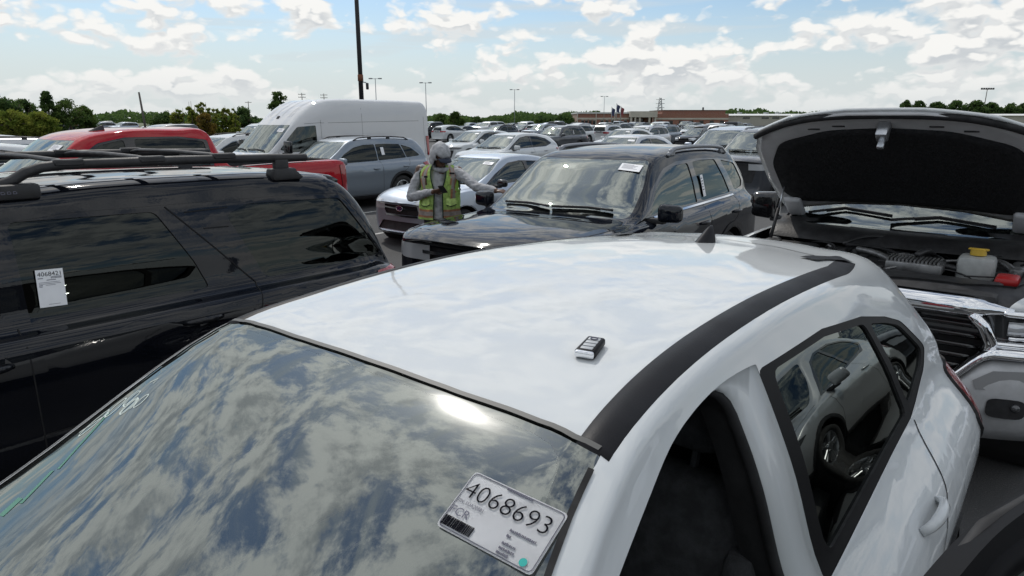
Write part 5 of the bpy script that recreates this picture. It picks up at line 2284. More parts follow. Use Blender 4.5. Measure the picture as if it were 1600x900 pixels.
def build_sedan():
    sp = sedan_spec(res=(5, 4))
    root, B = build_car('silver_sedan', sp)
    tag(root, 'silver-blue hatchback nosing out behind the worker', 'car')
    # winged emblem bar across the grille: oval badge with stars
    for pts in ([(-.40, .655), (-.20, .645), (-.08, .645)], [(.08, .645), (.20, .645), (.40, .655)]):
        V, F = B.ribbon(pts, .022, .012, 'front')
        link('grille_wing', mesh_from('grille_wing', V, F), root, M_CHROME)
    V, F = B.ribbon([(-.40, .525), (0, .52), (.40, .525)], .03, .012, 'front')
    link('grille_bar', mesh_from('grille_bar', V, F), root, M_CHROME)
    p, n = B.on((6, 0, .65), (-1, 0, 0))
    bm = bmesh.new()
    vs = [bm.verts.new((.012, .075 * math.cos(2 * math.pi * k / 20), .04 * math.sin(2 * math.pi * k / 20))) for k in range(20)]
    f = bm.faces.new(vs)
    bmesh.ops.solidify(bm, geom=[f], thickness=.012)
    e = link('oval_badge', bm_mesh('oval_badge', bm), root, mat('badge_blue', (.03, .06, .18), .2, coat=1.0))
    e.location = p + Vector((.016, 0, 0))
    V, F = tube_vf([(.014, .078 * math.cos(2 * math.pi * k / 24), .043 * math.sin(2 * math.pi * k / 24)) for k in range(24)], .006, 6, closed=True)
    link('badge_rim', mesh_from('badge_rim', V, F), e, M_CHROME)
    bm = bmesh.new()
    for y, z, s_ in ((.038, .004, .011), (.008, .018, .006), (-.028, .014, .006), (.002, -.012, .006), (-.040, -.010, .006), (-.018, -.022, .005)):
        box_bm(bm, (.0255, y - s_ * .5, z - s_ * .5), (.0275, y + s_ * .5, z + s_ * .5))
    link('badge_stars', bm_mesh('badge_stars', bm), e, M_CHROME)
    V, F = B.ribbon([(-.66, .245), (0, .235), (.66, .245)], .05, .012, 'front')
    link('front_lip', mesh_from('front_lip', V, F), root, M_ALU)
    sticker(root, B, (4, .44, 1.33), (-1, 0, 0), .20, .10, 0, Vector((-.3, 0, 1)))
    return place(root, 9.65, -8.75)


pathfinder = build_pathfinder()
rack_suv = build_rack_suv()
red_pickup = build_red_pickup()
van = build_van()
grey_suv = build_grey_suv()
sedan = build_sedan()


# ---- white pickup with its bonnet up, right behind the white crossover
def build_ram():
    hood_poly = [(1.40, -.86), (1.40, .86), (1.9, .90), (2.35, .89), (2.56, .82), (2.70, .58), (2.77, .22), (2.77, -.22), (2.70, -.58), (2.56, -.82), (2.35, -.89), (1.9, -.90)]
    nose_cut = [(2.30, -.90), (2.30, .90), (2.60, .90), (2.80, .80), (2.87, .5), (2.89, 0), (2.87, -.5), (2.80, -.80), (2.60, -.90)]
    rear_cut = [(1.2, -.95), (1.2, .95), (1.40, .86), (1.50, .55), (1.56, .2), (1.56, -.2), (1.50, -.55), (1.40, -.86)]
    sp = pickup_spec(paint=M_WHITE, res=(5, 4), g_ws=G_WS,
                     panels=[('hood_skin', hood_poly, 'xy', lambda c, n: n.z > .35 and c.x > 1.3 and c.z > 1.05, M_WHITE, 0, False),
                             ('nose_panel', nose_cut, 'xy', lambda c, n: n.z > .30 and c.x > 2.2 and c.z > 1.0, M_PLAST, .012, False),
                             ('cowl_top', rear_cut, 'xy', lambda c, n: n.z > .35 and c.x > 1.1 and 1.05 < c.z < 1.36, M_PLAST, .02, False),
                             head([(2.5, 1.09), (3.0, 1.09), (3.0, .92), (2.66, .92)], M_LAMPD, -.003),
                             tail([(-2.76, 1.36), (-3.0, 1.36), (-3.0, .96), (-2.80, .96)]),
                             grille([(-.52, .62), (.52, .62), (.60, .66), (.745, .87), (.66, 1.07), (-.66, 1.07), (-.745, .87), (-.60, .66)], d=.03)],
                     seams=[('side', [(1.30, 1.2), (1.30, .5)]), ('side', [(.14, 1.28), (.13, .5)])], wipers=[])
    root, B = build_car('white_pickup', sp)
    tag(root, 'white pickup with its bonnet raised and engine bay open', 'pickup truck')
    # lift the skin off the body and hang it from the hinge
    hs = [c for c in root.children if c.name.split('.')[0] == 'hood_skin'][0]
    hinge = Vector((1.40, 0, 1.22))
    hood = empty('bonnet')
    hood.parent = root
    hood.location = (1.27, 0, 1.33)
    hood.rotation_euler = (0, -R(38), 0)
    me = hs.data
    bm = bmesh.new()
    bm.from_mesh(me)
    bmesh.ops.translate(bm, verts=bm.verts, vec=-hinge)
    bmesh.ops.solidify(bm, geom=bm.faces[:], thickness=.018)
    bm.to_mesh(me)
    bm.free()
    hs.name = 'outer_skin'
    hs.parent = hood
    ins_p = [(1.45, -.82), (1.57, -.4), (1.60, 0), (1.57, .4), (1.45, .82)] + [(x * .97 + .03 * 2.1, y * .955) for x, y in hood_poly[2:]]

    def inside(x, y, poly):
        c = False
        n = len(poly)
        for i in range(n):
            x1, y1 = poly[i]
            x2, y2 = poly[i - 1]
            if (y1 > y) != (y2 > y) and x < (x2 - x1) * (y - y1) / (y2 - y1) + x1:
                c = not c
        return c

    def under(poly, off, name, m_, thick, n=46):
        pts = rnd(poly, .08, 5)
        # fan of rings from the centroid keeps the outline crisp
        cx = sum(p[0] for p in pts) / len(pts)
        cy = sum(p[1] for p in pts) / len(pts)
        rings = 9
        V, F = [], []
        N = len(pts)
        for k in range(rings + 1):
            f = k / rings
            for (x, y) in pts:
                xx, yy = cx + (x - cx) * f, cy + (y - cy) * f
                p, nn = B.top(xx, yy)
                z = p.z if p is not None else 1.2
                V.append(Vector((xx, yy, z - off)) - hinge)
        for k in range(rings):
            for j in range(N):
                a, b_ = k * N + j, k * N + (j + 1) % N
                F.append((a, a + N, b_ + N, b_))
        k0 = rings * N
        nv = len(V)
        for j in range(N):
            V.append(V[k0 + j] + Vector((0, 0, thick)))
        for j in range(N):
            F.append((k0 + j, nv + j, nv + (j + 1) % N, k0 + (j + 1) % N))
        bm = bmesh.new()
        me = mesh_from(name, V, F)
        bm.from_mesh(me)
        bmesh.ops.remove_doubles(bm, verts=bm.verts, dist=1e-5)
        bmesh.ops.recalc_face_normals(bm, faces=bm.faces)
        bm.to_mesh(me)
        bm.free()
        return link(name, me, hood, m_)
    under(ins_p, .040, 'inner_frame', mat('bonnet_underside_grey', (.60, .605, .62), .5, noise=(6, .08)), .03)
    pad = [(1.63, -.45), (1.62, -.70), (1.74, -.80), (2.18, -.80), (2.42, -.70), (2.55, -.35), (2.58, 0), (2.55, .35), (2.42, .70), (2.18, .80), (1.74, .80), (1.62, .70), (1.63, .45), (1.65, 0)]
    under(pad, .058, 'insulation_pad', mat('black_felt', (.010, .010, .012), .95, noise=(40, .5), bump=(120, .4)), .02)
    # rubber seal along the leading edge
    Ls = []
    for k in range(41):
        y = -.84 + 1.68 * k / 40
        xe = 2.76 - .20 * abs(y / .84) ** 3
        p, nn = B.top(xe - .05, y)
        Ls.append(Vector((xe - .04, y, (p.z if p else 1.15) - .035)) - hinge)
    link('edge_seal', tube_me('edge_seal', Ls, .022, 8), hood, M_RUB)
    # latch striker, slots, strut brackets
    p, nn = B.top(2.62, 0)
    bm = bmesh.new()
    box_bm(bm, (-.05, -.035, -.12), (.03, .035, 0), .012, 2)
    box_bm(bm, (-.06, -.02, -.17), (-.03, .02, -.10), .006, 1)
    o = link('latch', bm_mesh('latch', bm, True, 40), hood, M_ALU)
    o.location = Vector((2.63, 0, p.z - .03)) - hinge
    for k, (x, y) in enumerate(((2.60, -.28), (2.60, .28), (2.56, .46), (2.57, -.44))):
        p, nn = B.top(x, y)
        bm = bmesh.new()
        box_bm(bm, (-.008, -.04, -.003), (.008, .04, .003), .003, 1)
        o = link('slot', bm_mesh('slot', bm), hood, M_PLAST)
        o.location = Vector((x, y, p.z - .042)) - hinge
    for s_ in (1, -1):
        p, nn = B.top(1.60, .76 * s_)
        bm = bmesh.new()
        box_bm(bm, (-.14, -.07, -.05), (.10, .07, 0), .03, 3)
        o = link('hinge_bracket', bm_mesh('hinge_bracket', bm, True, 40), hood, mat('bonnet_underside_grey', (.34, .345, .36), .5))
        o.location = Vector((1.58, .76 * s_, p.z - .04)) - hinge
        a = Vector((1.75, .82 * s_, 1.16))
        c = hood.matrix_basis @ (Vector((1.85, .78 * s_, 1.20)) - hinge)
        st = empty('gas_strut')
        st.parent = root
        V, F = tube_vf([a, a.lerp(c, .6)], .013, 8)
        link('cylinder', mesh_from('cylinder', V, F), st, M_PLAST)
        V, F = tube_vf([a.lerp(c, .55), c], .006, 6)
        link('rod', mesh_from('rod', V, F), st, M_ALU)
    # engine bay tub
    x0, x1, y, z0 = 1.42, 2.74, .84, .62
    zt = 1.16
    V = [(x0, -y, zt + .06), (x1, -y * .95, zt - .03), (x1, y * .95, zt - .03), (x0, y, zt + .06), (x0, -y, z0), (x1, -y, z0), (x1, y, z0), (x0, y, z0)]
    link('engine_bay', mesh_from('engine_bay', V, [(0, 1, 5, 4), (1, 2, 6, 5), (2, 3, 7, 6), (3, 0, 4, 7), (4, 5, 6, 7)], False), root, M_WELL)
    bayg = mat('bay_black_plastic', (.02, .02, .021), .5, noise=(10, .4), bump=(60, .2))
    metal = mat('bay_cast_metal', (.22, .22, .22), .45, .7, noise=(14, .4))

    def bb(name, lo, hi, m_, bev=.02, par=None):
        return link(name, box_me(name, lo, hi, bev, 2), par or root, m_)
    bb('radiator_shroud', (2.36, -.76, 1.08), (2.80, .76, 1.178), bayg, .03)
    bb('shroud_lip', (2.26, -.66, 1.06), (2.42, .66, 1.15), bayg, .025)
    ec = bb('engine_cover', (1.62, -.40, .95), (2.20, .36, 1.17), bayg, .05)
    for k in range(4):
        bb('cover_rib', (1.70, -.26 + .15 * k, 1.168), (2.14, -.20 + .15 * k, 1.182), bayg, .006, ec)
    air = bb('air_box', (1.75, -.78, .92), (2.24, -.42, 1.19), bayg, .04)
    bb('air_box_lid_rib', (1.82, -.74, 1.188), (2.20, -.70, 1.20), bayg, .005, air)
    mod = bb('finned_module', (2.04, .10, 1.14), (2.24, .42, 1.205), metal, .012)
    for k in range(14):
        bb('fin', (2.05, .105 + .022 * k, 1.203), (2.23, .116 + .022 * k, 1.222), metal, 0, mod)
    res = bb('coolant_tank', (1.96, .48, 1.10), (2.14, .68, 1.265), mat('cloudy_plastic_tank', (.36, .37, .36), .4, noise=(12, .15)), .03)
    res['label'] = 'cloudy coolant tank with yellow cap'
    bm = bmesh.new()
    bmesh.ops.create_cone(bm, cap_ends=True, segments=14, radius1=.045, radius2=.042, depth=.035, matrix=Matrix.Translation((2.06, .58, 1.288)))
    box_bm(bm, (2.045, .525, 1.300), (2.075, .635, 1.312), .004, 1)
    link('yellow_cap', bm_mesh('yellow_cap', bm, True, 40), res, mat('yellow_plastic', (.55, .36, .04), .45))
    bat = bb('battery', (2.00, .70, .98), (2.34, .86, 1.15), bayg, .015)
    bb('red_terminal_cover', (2.16, .70, 1.14), (2.34, .82, 1.195), mat('red_plastic', (.40, .02, .02), .4), .02, bat)
    fb = bb('fuse_box', (1.55, .52, .98), (1.92, .82, 1.16), bayg, .025)
    for s_ in (1, -1):
        bb('strut_tower', (1.62, s_ * .80 - .06, .9), (1.95, s_ * .80 + .04, 1.19), metal, .03)
    rg = random.Random(11)
    for k in range(14):
        xx, yy = rg.uniform(1.6, 2.28), rg.uniform(-.75, .75)
        sz = rg.uniform(.02, .07)
        zz = rg.uniform(1.14, 1.20)
        bb('engine_part', (xx, yy, zz - .12), (xx + sz, yy + sz * rg.uniform(.8, 2), zz), rg.choice((metal, bayg, bayg, metal)), .008)
    for k in range(34):
        a = Vector((rg.uniform(1.6, 2.3), rg.uniform(-.75, .8), rg.uniform(1.12, 1.22)))
        b_ = a + Vector((rg.uniform(-.35, .35), rg.uniform(-.35, .35), rg.uniform(-.08, .05)))
        mid = a.lerp(b_, .5) + Vector((rg.uniform(-.1, .1), rg.uniform(-.1, .1), rg.uniform(.0, .10)))
        pts = [(1 - t) ** 2 * a + 2 * t * (1 - t) * mid + t * t * b_ for t in [q / 8 for q in range(9)]]
        link('hose', tube_me('hose', pts, rg.choice((.005, .008, .012, .02)), 7), root, rg.choice((M_RUB, M_RUB, metal, bayg)))
    # cowl panel and wipers lie over it
    V, F = [], []
    for k in range(25):
        yy = -.86 + 1.72 * k / 24
        bow = .06 * (1 - (yy / .86) ** 2)
        for xx, zz in ((1.66 + bow, 1.20), (1.60 + bow, 1.275), (1.50 + bow, 1.30), (1.42 + bow, 1.295), (1.36 + bow, 1.325)):
            V.append((xx, yy, zz))
    for k in range(24):
        for q in range(4):
            F.append((k * 5 + q, k * 5 + q + 1, k * 5 + q + 6, k * 5 + q + 5))
    link('cowl_panel', mesh_from('cowl_panel', V, F), root, bayg)
    wiper_part(root, B, [(-.66, 1.345), (-.40, 1.40), (-.05, 1.375)])
    wiper_part(root, B, [(-.05, 1.345), (.25, 1.385), (.60, 1.35)])
    # bright nose: top bar, grille frame, slats
    def rib(name, pts, wd, m_, lift=.012):
        V, F = B.ribbon(pts, wd, lift, 'front')
        if not F:
            return
        me = mesh_from(name, V, F)
        bm = bmesh.new()
        bm.from_mesh(me)
        bmesh.ops.solidify(bm, geom=bm.faces[:], thickness=lift)
        bm.to_mesh(me)
        bm.free()
        link(name, me, root, m_)
    plan = lambda yy: 2.885 - .15 * abs(yy) ** 3

    sm = lambda a_, b_, v: max(0, min(1, (v - a_) / (b_ - a_))) ** 2 * (3 - 2 * max(0, min(1, (v - a_) / (b_ - a_))))

    def sweep(name, y0, y1, fz, prof, m_, dx=0.0, n=28, taper=0.0):
        V, F = [], []
        q = len(prof)
        for k in range(n + 1):
            yy = y0 + (y1 - y0) * k / n
            tp = 1 - taper * sm(.62, .84, abs(yy))
            for px, pz in prof:
                V.append((plan(yy) + dx + px * tp, yy, fz(yy) + pz * tp))
        for k in range(n):
            for j in range(q):
                F.append((k * q + j, k * q + (j + 1) % q, (k + 1) * q + (j + 1) % q, (k + 1) * q + j))
        F.append(tuple(range(q)))
        F.append(tuple(n * q + j for j in range(q)))
        link(name, fix_normals(mesh_from(name, V, F)), root, m_)
    bar = [(-.06, .050), (-.02, .055), (.02, .045), (.045, .015), (.05, -.02), (.035, -.05), (-.06, -.052)]
    thin = [(-.04, .014), (.02, .014), (.028, 0), (.02, -.014), (-.04, -.014)]
    sweep('grille_top_bar', -.84, .84, lambda yy: 1.125 - .035 * abs(yy) ** 3, bar, M_CHROME, n=44, taper=.72)
    for s_ in (1, -1):
        sweep('lamp_trim', .80 * s_, .97 * s_, lambda yy: 1.118 - .03 * abs(yy), thin, M_CHROME, n=10)
        sweep('lamp_trim', .76 * s_, .97 * s_, lambda yy: .925, thin, M_CHROME, n=10)
        pts = [Vector((plan(y_) + .015, y_ * s_, z_)) for y_, z_ in ((.66, 1.08), (.72, 1.02), (.765, .93), (.755, .87))]
        link('grille_side_bar', tube_me('grille_side_bar', pts, [.03, .034, .034, .028], 8, flat=1.0), root, M_CHROME)
        pts = [Vector((plan(y_) + .02, y_ * s_, z_)) for y_, z_ in ((.755, .87), (.70, .78), (.60, .66), (.52, .62))]
        link('grille_lower_bar', tube_me('grille_lower_bar', pts, [.024, .022, .020, .018], 8), root, M_CHROME)
        rib('lamp_projector', [(.82 * s_, 1.01), (.92 * s_, 1.01)], .075, M_LENSC, .012)
        rib('lamp_projector', [(.83 * s_, .955), (.92 * s_, .955)], .018, M_CHROME, .012)
    for z in (.64, .70, .76, .82, .88, .94, 1.0, 1.05):
        hw = .72 - max(0, .84 - z) * .75
        rib('grille_slat', [(-hw, z), (0, z), (hw, z)], .026, M_GLOSSB, .016)
    # bumper, dropping towards the middle under the grille
    ztop = lambda yy: .60 + .25 * sm(.50, .80, abs(yy))
    V, F = [], []
    prof = [(-.06, 1.0), (.05, .97), (.10, .88), (.115, .70), (.11, .45), (.07, .18), (-.02, 0), (-.10, 0)]
    ny = 48
    for k in range(ny + 1):
        yy = -1.0 + 2.0 * k / ny
        zt_ = ztop(yy)
        for dx, f_ in prof:
            V.append((2.89 + dx - .16 * abs(yy) ** 3, yy, .36 + (zt_ - .36) * f_ + .02 * abs(yy) ** 4))
    q = len(prof)
    for k in range(ny):
        for j in range(q - 1):
            F.append((k * q + j, k * q + j + 1, (k + 1) * q + j + 1, (k + 1) * q + j))
    link('front_bumper', fix_normals(mesh_from('front_bumper', V, F)), root, M_GREYPL)
    for s_ in (1, -1):
        sweep('bumper_chrome_cap', .50 * s_, 1.0 * s_, lambda yy: ztop(yy) + .035, [(-.06, .03), (.02, .032), (.075, .015), (.085, -.02), (.05, -.035), (-.05, -.035)], M_CHROME, n=20)
        # raised matt insert on the bumper face
        V = []
        for yy, z_ in ((.72, .74), (.80, .80), (.985, .815), (.99, .70), (.74, .69)):
            V.append((2.89 + .118 - .16 * abs(yy) ** 3 - (.0 if z_ < .78 else .012), yy * s_, z_))
        link('bumper_insert', mesh_from('bumper_insert', V, [(0, 1, 2, 3, 4) if s_ < 0 else (4, 3, 2, 1, 0)], False), root, mat('matt_grey_insert', (.28, .285, .29), .8))
    for s_ in (1, -1):
        for nm, yc, z, hw, hh, m_ in (('fog_lamp_recess', .88, .60, .085, .055, M_PLAST), ('tow_hook_recess', .72, .46, .045, .035, M_PLAST)):
            V = []
            for k in range(20):
                a = 2 * math.pi * k / 20
                ca, sa = math.cos(a), math.sin(a)
                yy = (yc + hw * math.copysign(abs(ca) ** .5, ca)) * s_
                V.append((3.008 - .16 * abs(yy) ** 3 - (.018 if z < .5 else 0), yy, z + hh * math.copysign(abs(sa) ** .5, sa)))
            o = link(nm, mesh_from(nm, V, [tuple(range(20)) if s_ > 0 else tuple(range(19, -1, -1))], False), root, m_)
        bm = bmesh.new()
        bmesh.ops.create_uvsphere(bm, u_segments=12, v_segments=8, radius=.024, matrix=Matrix.Translation((2.992 - .16 * .88 ** 3, .92 * s_, .61)))
        link('fog_lamp', bm_mesh('fog_lamp', bm, True), root, M_LAMPD)
    return place(root, 7.15, -1.0)


ram = build_ram()


# ------------------------------------------------------------------ more cars of the lot, as copies
def build_white_crossover():
    sp = crossover_spec()
    root, B = build_car('white_hatch', sp)
    sticker(root, B, (4, .46, 1.47), (-1, 0, 0), .22, .11, 0, Vector((-.3, 0, 1)), lines=False)
    tag(root, 'white crossover with dark side glass just beyond the silver-blue hatchback', 'car', 'cars parked in rows across the lot')
    return place(root, 19.9, -16.7)


hatch = build_white_crossover()
for c_ in (pathfinder, sedan, red_pickup):
    c_['group'] = 'cars parked in rows across the lot'
GRP = 'cars parked in rows across the lot'
for c_ in (hero, rack_suv, ram, grey_suv):
    c_['group'] = GRP

FAR_KEEP = {'body', 'windshield', 'windshield_border', 'front_window', 'rear_door_window', 'quarter_window', 'rear_window', 'window_trim',
            'lower_cladding', 'wheel', 'tyre', 'rim', 'mirror', 'head_light', 'tail_light', 'grille', 'cabin_lining', 'roof_rail', 'window_sticker', 'wheel_well',
            'dashboard', 'lower_grille', 'cabin_floor', 'seat'}


def far_copy(src, name, lon, lat, m_, label, dyaw=0.0, sc=1.0, flip=False, keep=FAR_KEEP):
    c = src.copy()
    COL.objects.link(c)
    c.name = name
    c.parent = None
    for ch in src.children:
        if ch.name.split('.')[0] in keep:
            d = ch.copy()
            COL.objects.link(d)
            d.parent = c
            for g in ch.children:
                if g.name.split('.')[0] in keep:
                    e = g.copy()
                    COL.objects.link(e)
                    e.parent = d
    for k in ('label', 'category', 'group'):
        if k in c:
            del c[k]
    cat = 'pickup truck' if 'pickup' in name else 'van' if 'van' in name else 'car'
    tag(c, label, cat, GRP)
    recolour(c, m_)
    place(c, lon, lat, dyaw + (math.pi if flip else 0))
    c.scale = tuple(sc * s_ for s_ in ((.96, .955, .965) if src is grey_suv else (1, 1, 1)))
    return c


NEAR_KEEP = FAR_KEEP | {'door_handle', 'panel_gap', 'wiper', 'window_seal', 'steering_wheel', 'rear_seat', 'print', 'mirror_stalk', 'mirror_glass', 'rail_foot'}
# row beyond the worker
far_copy(hatch, 'white_crossover', 25.0, -23.0, M_WHITE, 'white crossover second in line, left of the white one behind the hatchback', keep=NEAR_KEEP)
far_copy(hatch, 'silver_crossover', 19.6, -11.5, M_SILV2, 'silver crossover whose roof shows just above the dark SUV roof', keep=NEAR_KEEP)
far_copy(grey_suv, 'grey_suv', 22.0, -9.0, M_SILV, 'pale silver SUV, left of the two big windshields above the dark SUV', sc=1.12, keep=NEAR_KEEP)
far_copy(pathfinder, 'black_suv', 18.9, -6.7, M_DGREY, 'dark SUV beside the raised bonnet, right of the two big windshields', sc=1.08, keep=NEAR_KEEP)
far_copy(pathfinder, 'dark_grey_suv', 36.6, -26.6, M_DGREY, 'dark grey SUV standing clear beyond the white crossovers', keep=NEAR_KEEP)
far_copy(hatch, 'white_small_car', 34.5, -20.3, M_WHITE, 'small white car behind the silver crossover roof', keep=FAR_KEEP)
far_copy(pathfinder, 'silver_suv', 42.0, -23.3, M_SILV2, 'silver SUV just behind the small white car, before the brick building', keep=FAR_KEEP)
# beyond the van
far_copy(grey_suv, 'white_suv', 10.6, -20.2, M_WHITE, 'white SUV tucked behind the nose of the tall van', keep=NEAR_KEEP)
far_copy(red_pickup, 'dark_pickup', 14.0, -31.0, M_DGREY, 'charcoal pickup seen past the red cab, left of the tall van', keep=FAR_KEEP)
far_copy(red_pickup, 'white_pickup', 21.0, -35.0, M_WHITE, 'white pickup far back between the charcoal pickup and the van', keep=FAR_KEEP)
# left of the red pickup
far_copy(hatch, 'white_crossover', 3.2, -17.4, M_WHITE, 'white crossover close behind the red pickup windshield', keep=NEAR_KEEP)
far_copy(grey_suv, 'silver_suv', 4.3, -20.3, M_SILV2, 'silver SUV behind the red roof, under its antenna', keep=NEAR_KEEP)
far_copy(grey_suv, 'pale_suv', 8.2, -23.2, M_SILV, 'pale SUV with black rails above the middle of the red roof', keep=NEAR_KEEP)
far_copy(pathfinder, 'white_suv', 9.0, -26.6, M_WHITE, 'white SUV topmost above the middle of the red roof', keep=NEAR_KEEP)
far_copy(pathfinder, 'white_suv', 4.2, -25.6, M_VANW, 'white SUV at the left edge, below the dark trees', keep=NEAR_KEEP)
far_copy(hatch, 'grey_crossover', 2.0, -22.8, M_GREY, 'grey crossover lowest at the left edge beside the red windshield', keep=FAR_KEEP)
far_copy(hatch, 'white_crossover', 6.0, -29.5, M_WHITE, 'white crossover far left, second row below the trees', keep=FAR_KEEP)
# neighbour known from its reflection; the other cars are unseen, added to be mirrored
nb = far_copy(hatch, 'grey_crossover', 7.4, 2.5, M_SILV2, 'silver-grey crossover mirrored in the rear door glass of the white crossover', keep=NEAR_KEEP)
far_copy(pathfinder, 'black_suv', -6.6, -3.6, M_BLACK, 'unseen black SUV added for the flank of the rack SUV to mirror', keep=FAR_KEEP)
far_copy(grey_suv, 'grey_suv', -6.8, -.6, M_GREY, 'unseen grey SUV added in front of the white crossover to be reflected', keep=FAR_KEEP)
far_copy(red_pickup, 'black_pickup', 2.0, 4.6, M_BLACK, 'unseen black pickup added right of the white crossover to be reflected', keep=FAR_KEEP)
far_copy(pathfinder, 'dark_grey_suv', 13.2, 2.4, M_DGREY, 'unseen dark grey SUV added behind the mirrored silver-grey crossover for reflections', keep=FAR_KEEP)
far_copy(pathfinder, 'dark_grey_suv', -5.8, 2.6, M_DGREY, 'unseen dark grey SUV added behind the photographer for reflections', keep=FAR_KEEP)

# the far rows
_cols = [(M_WHITE, 'white'), (M_WHITE, 'white'), (M_SILV2, 'silver'), (M_GREY, 'grey'), (M_DGREY, 'dark grey'), (M_BLACK, 'black'), (M_SILV, 'pale blue-grey'), (M_NAVY, 'navy')]
_typ = [(hatch, 'crossover'), (pathfinder, 'suv'), (sedan, 'sedan'), (red_pickup, 'pickup'), (grey_suv, 'suv')]
rg = random.Random(21)
_used = set()


def landmark(px):
    for lim, tx in ((70, 'below the leftmost dark trees'), (150, 'below the tall narrow tree at left'), (235, 'by the leaning utility pole'),
                    (330, 'below the yellow-green shrubs'), (430, 'left of the van brow'), (735, 'right of the van tail'), (800, 'above the second white crossover'),
                    (860, 'left of the dark grey SUV'), (935, 'before the left end of the brick building'), (985, 'below the flag poles'),
                    (1035, 'before the pale entrance porch'), (1095, 'before the long brick wall'), (1145, 'before the right end of the brick wall'), (1400, 'before the pale metal shed')):
        if px < lim:
            return tx
    return 'far right'


for lon in (50, 57, 72, 80, 98, 120):
    for k in range(60):
        lat = -12 - 2.85 * k
        p = RR * lon + LLV * lat
        px = 800 + 1063 * p.x / (p.y * .971 + .4)
        if not (0 < px < 1180) or p.y > 150 or p.y < 30 or 430 < px < 670 or rg.random() < .5:
            continue
        src, tn = rg.choice(_typ)
        m_, cn = rg.choice(_cols)
        lab = f'distant {cn} {"SUV" if tn == "suv" else tn} {landmark(px)}'
        if lab in _used:
            continue
        _used.add(lab)
        far_copy(src, f'{cn.replace(" ", "_").replace("-", "_")}_{tn}', lon + rg.uniform(-.3, .3), lat + rg.uniform(-.15, .15), m_, lab,
                 flip=rg.random() < .3, keep=FAR_KEEP - {'seat', 'dashboard', 'cabin_floor', 'wheel_well', 'window_sticker'})


# ------------------------------------------------------------------ poles, building, trees
M_POLE = mat('dark_bronze_pole', (.012, .012, .014), .5, .2)
M_GALV = mat('galvanised_pole', (.34, .36, .37), .5, .6)
M_WOODP = mat('weathered_wood_pole', (.11, .10, .09), .9)


def at(px, D):
    return (px - 800) / 1063 * (D * .971 + .4)


def big_pole():
    D = 33.0
    x = at(569.5, D)
    root = empty('light_pole', (x, D, 0), 0, 'dark steel light pole rising out of frame behind the white van', 'light pole')
    link('shaft', tube_me('shaft', [(0, 0, 0), (0, 0, 6), (0, 0, 12)], [.115, .10, .08], 14), root, M_POLE)
    link('base', lathe_me('base', [(.0, .7), (.26, .7), (.28, .0)], 18, 'z'), root, mat('concrete_base', (.4, .39, .37), .9))
    link('clamp_band', lathe_me('clamp_band', [(.10, 3.85), (.13, 3.86), (.13, 4.14), (.10, 4.15)], 14, 'z'), root, mat('rusty_band', (.16, .06, .03), .9))
    link('arm', tube_me('arm', [(.1, 0, 3.82), (.22, 0, 3.80), (.30, 0, 3.74)], .025, 8), root, M_GALV)
    bm = bmesh.new()
    box_bm(bm, (.24, -.07, 3.48), (.36, .07, 3.78), .03, 2)
    link('floodlight', bm_mesh('floodlight', bm, True, 40), root, M_PLAST)
    link('top_arm', tube_me('top_arm', [(-.9, 0, 11.9), (0, 0, 12), (.9, 0, 11.9)], .04, 8), root, M_POLE)
    for q in (-1, 1):
        link('lamp_head', box_me('lamp_head', (q * .9 - .3, -.17, 11.85), (q * .9 + .3, .17, 11.97), .03), root, M_POLE)


def far_lamp(px, top, D, label):
    h = 2.09 + (188 - top) / 1063 * D * 1.0
    root = empty('lamp_post', (at(px, D), D, 0), 0, label, 'lamp post', 'distant lamp posts')
    link('shaft', tube_me('shaft', [(0, 0, 0), (0, 0, h)], [.085, .06], 8), root, M_GALV)
    for q in (-1, 1):
        link('arm', tube_me('arm', [(0, 0, h - .1), (q * .6, 0, h - .05)], .04, 6), root, M_GALV)
        link('lamp_head', box_me('lamp_head', (q * .8 - .3, -.2, h - .14), (q * .8 + .3, .2, h + .06), .04), root, M_GALV)


def utility_pole(px, top, D, label, lean=0.0, arms=1):
    h = 2.09 + (188 - top) / 1063 * D
    root = empty('utility_pole', (at(px, D), D, 0), 0, label, 'utility pole', 'distant utility poles')
    link('shaft', tube_me('shaft', [(0, 0, 0), (lean * h, 0, h)], [.17, .12], 8), root, M_WOODP)
    for k in range(arms):
        z = h - .5 - .9 * k
        link('cross_arm', box_me('cross_arm', (lean * z - 1.2, -.06, z - .07), (lean * z + 1.2, .06, z + .07), .01), root, M_WOODP)
        for q in (-1.05, -.5, .5, 1.05):
            link('insulator', tube_me('insulator', [(lean * z + q, 0, z + .07), (lean * z + q, 0, z + .30)], .05, 6), root, M_GALV)


def lattice_tower(px, top, D):
    h = 2.09 + (188 - top) / 1063 * D
    root = empty('transmission_tower', (at(px, D), D, 0), 0, 'grey lattice transmission tower behind the brick building', 'tower')
    for sx in (-1, 1):
        for sy in (-1, 1):
            link('leg', tube_me('leg', [(sx * 2.0, sy * 2.0, 0), (sx * .5, sy * .5, h)], .16, 5), root, M_GALV)
    n = 9
    for k in range(n):
        z0, z1 = h * k / n, h * (k + 1) / n
        r0, r1 = 2.0 - 1.5 * k / n, 2.0 - 1.5 * (k + 1) / n
        for a, b_ in (((-r0, -r0, z0), (r1, -r1, z1)), ((r0, -r0, z0), (-r1, -r1, z1)), ((-r0, r0, z0), (r1, r1, z1))):
            link('brace', tube_me('brace', [a, b_], .10, 4), root, M_GALV)
    for z in (h * .62, h * .78, h * .93):
        link('cross_arm', tube_me('cross_arm', [(-2.6, 0, z), (2.6, 0, z)], .16, 5), root, M_GALV)


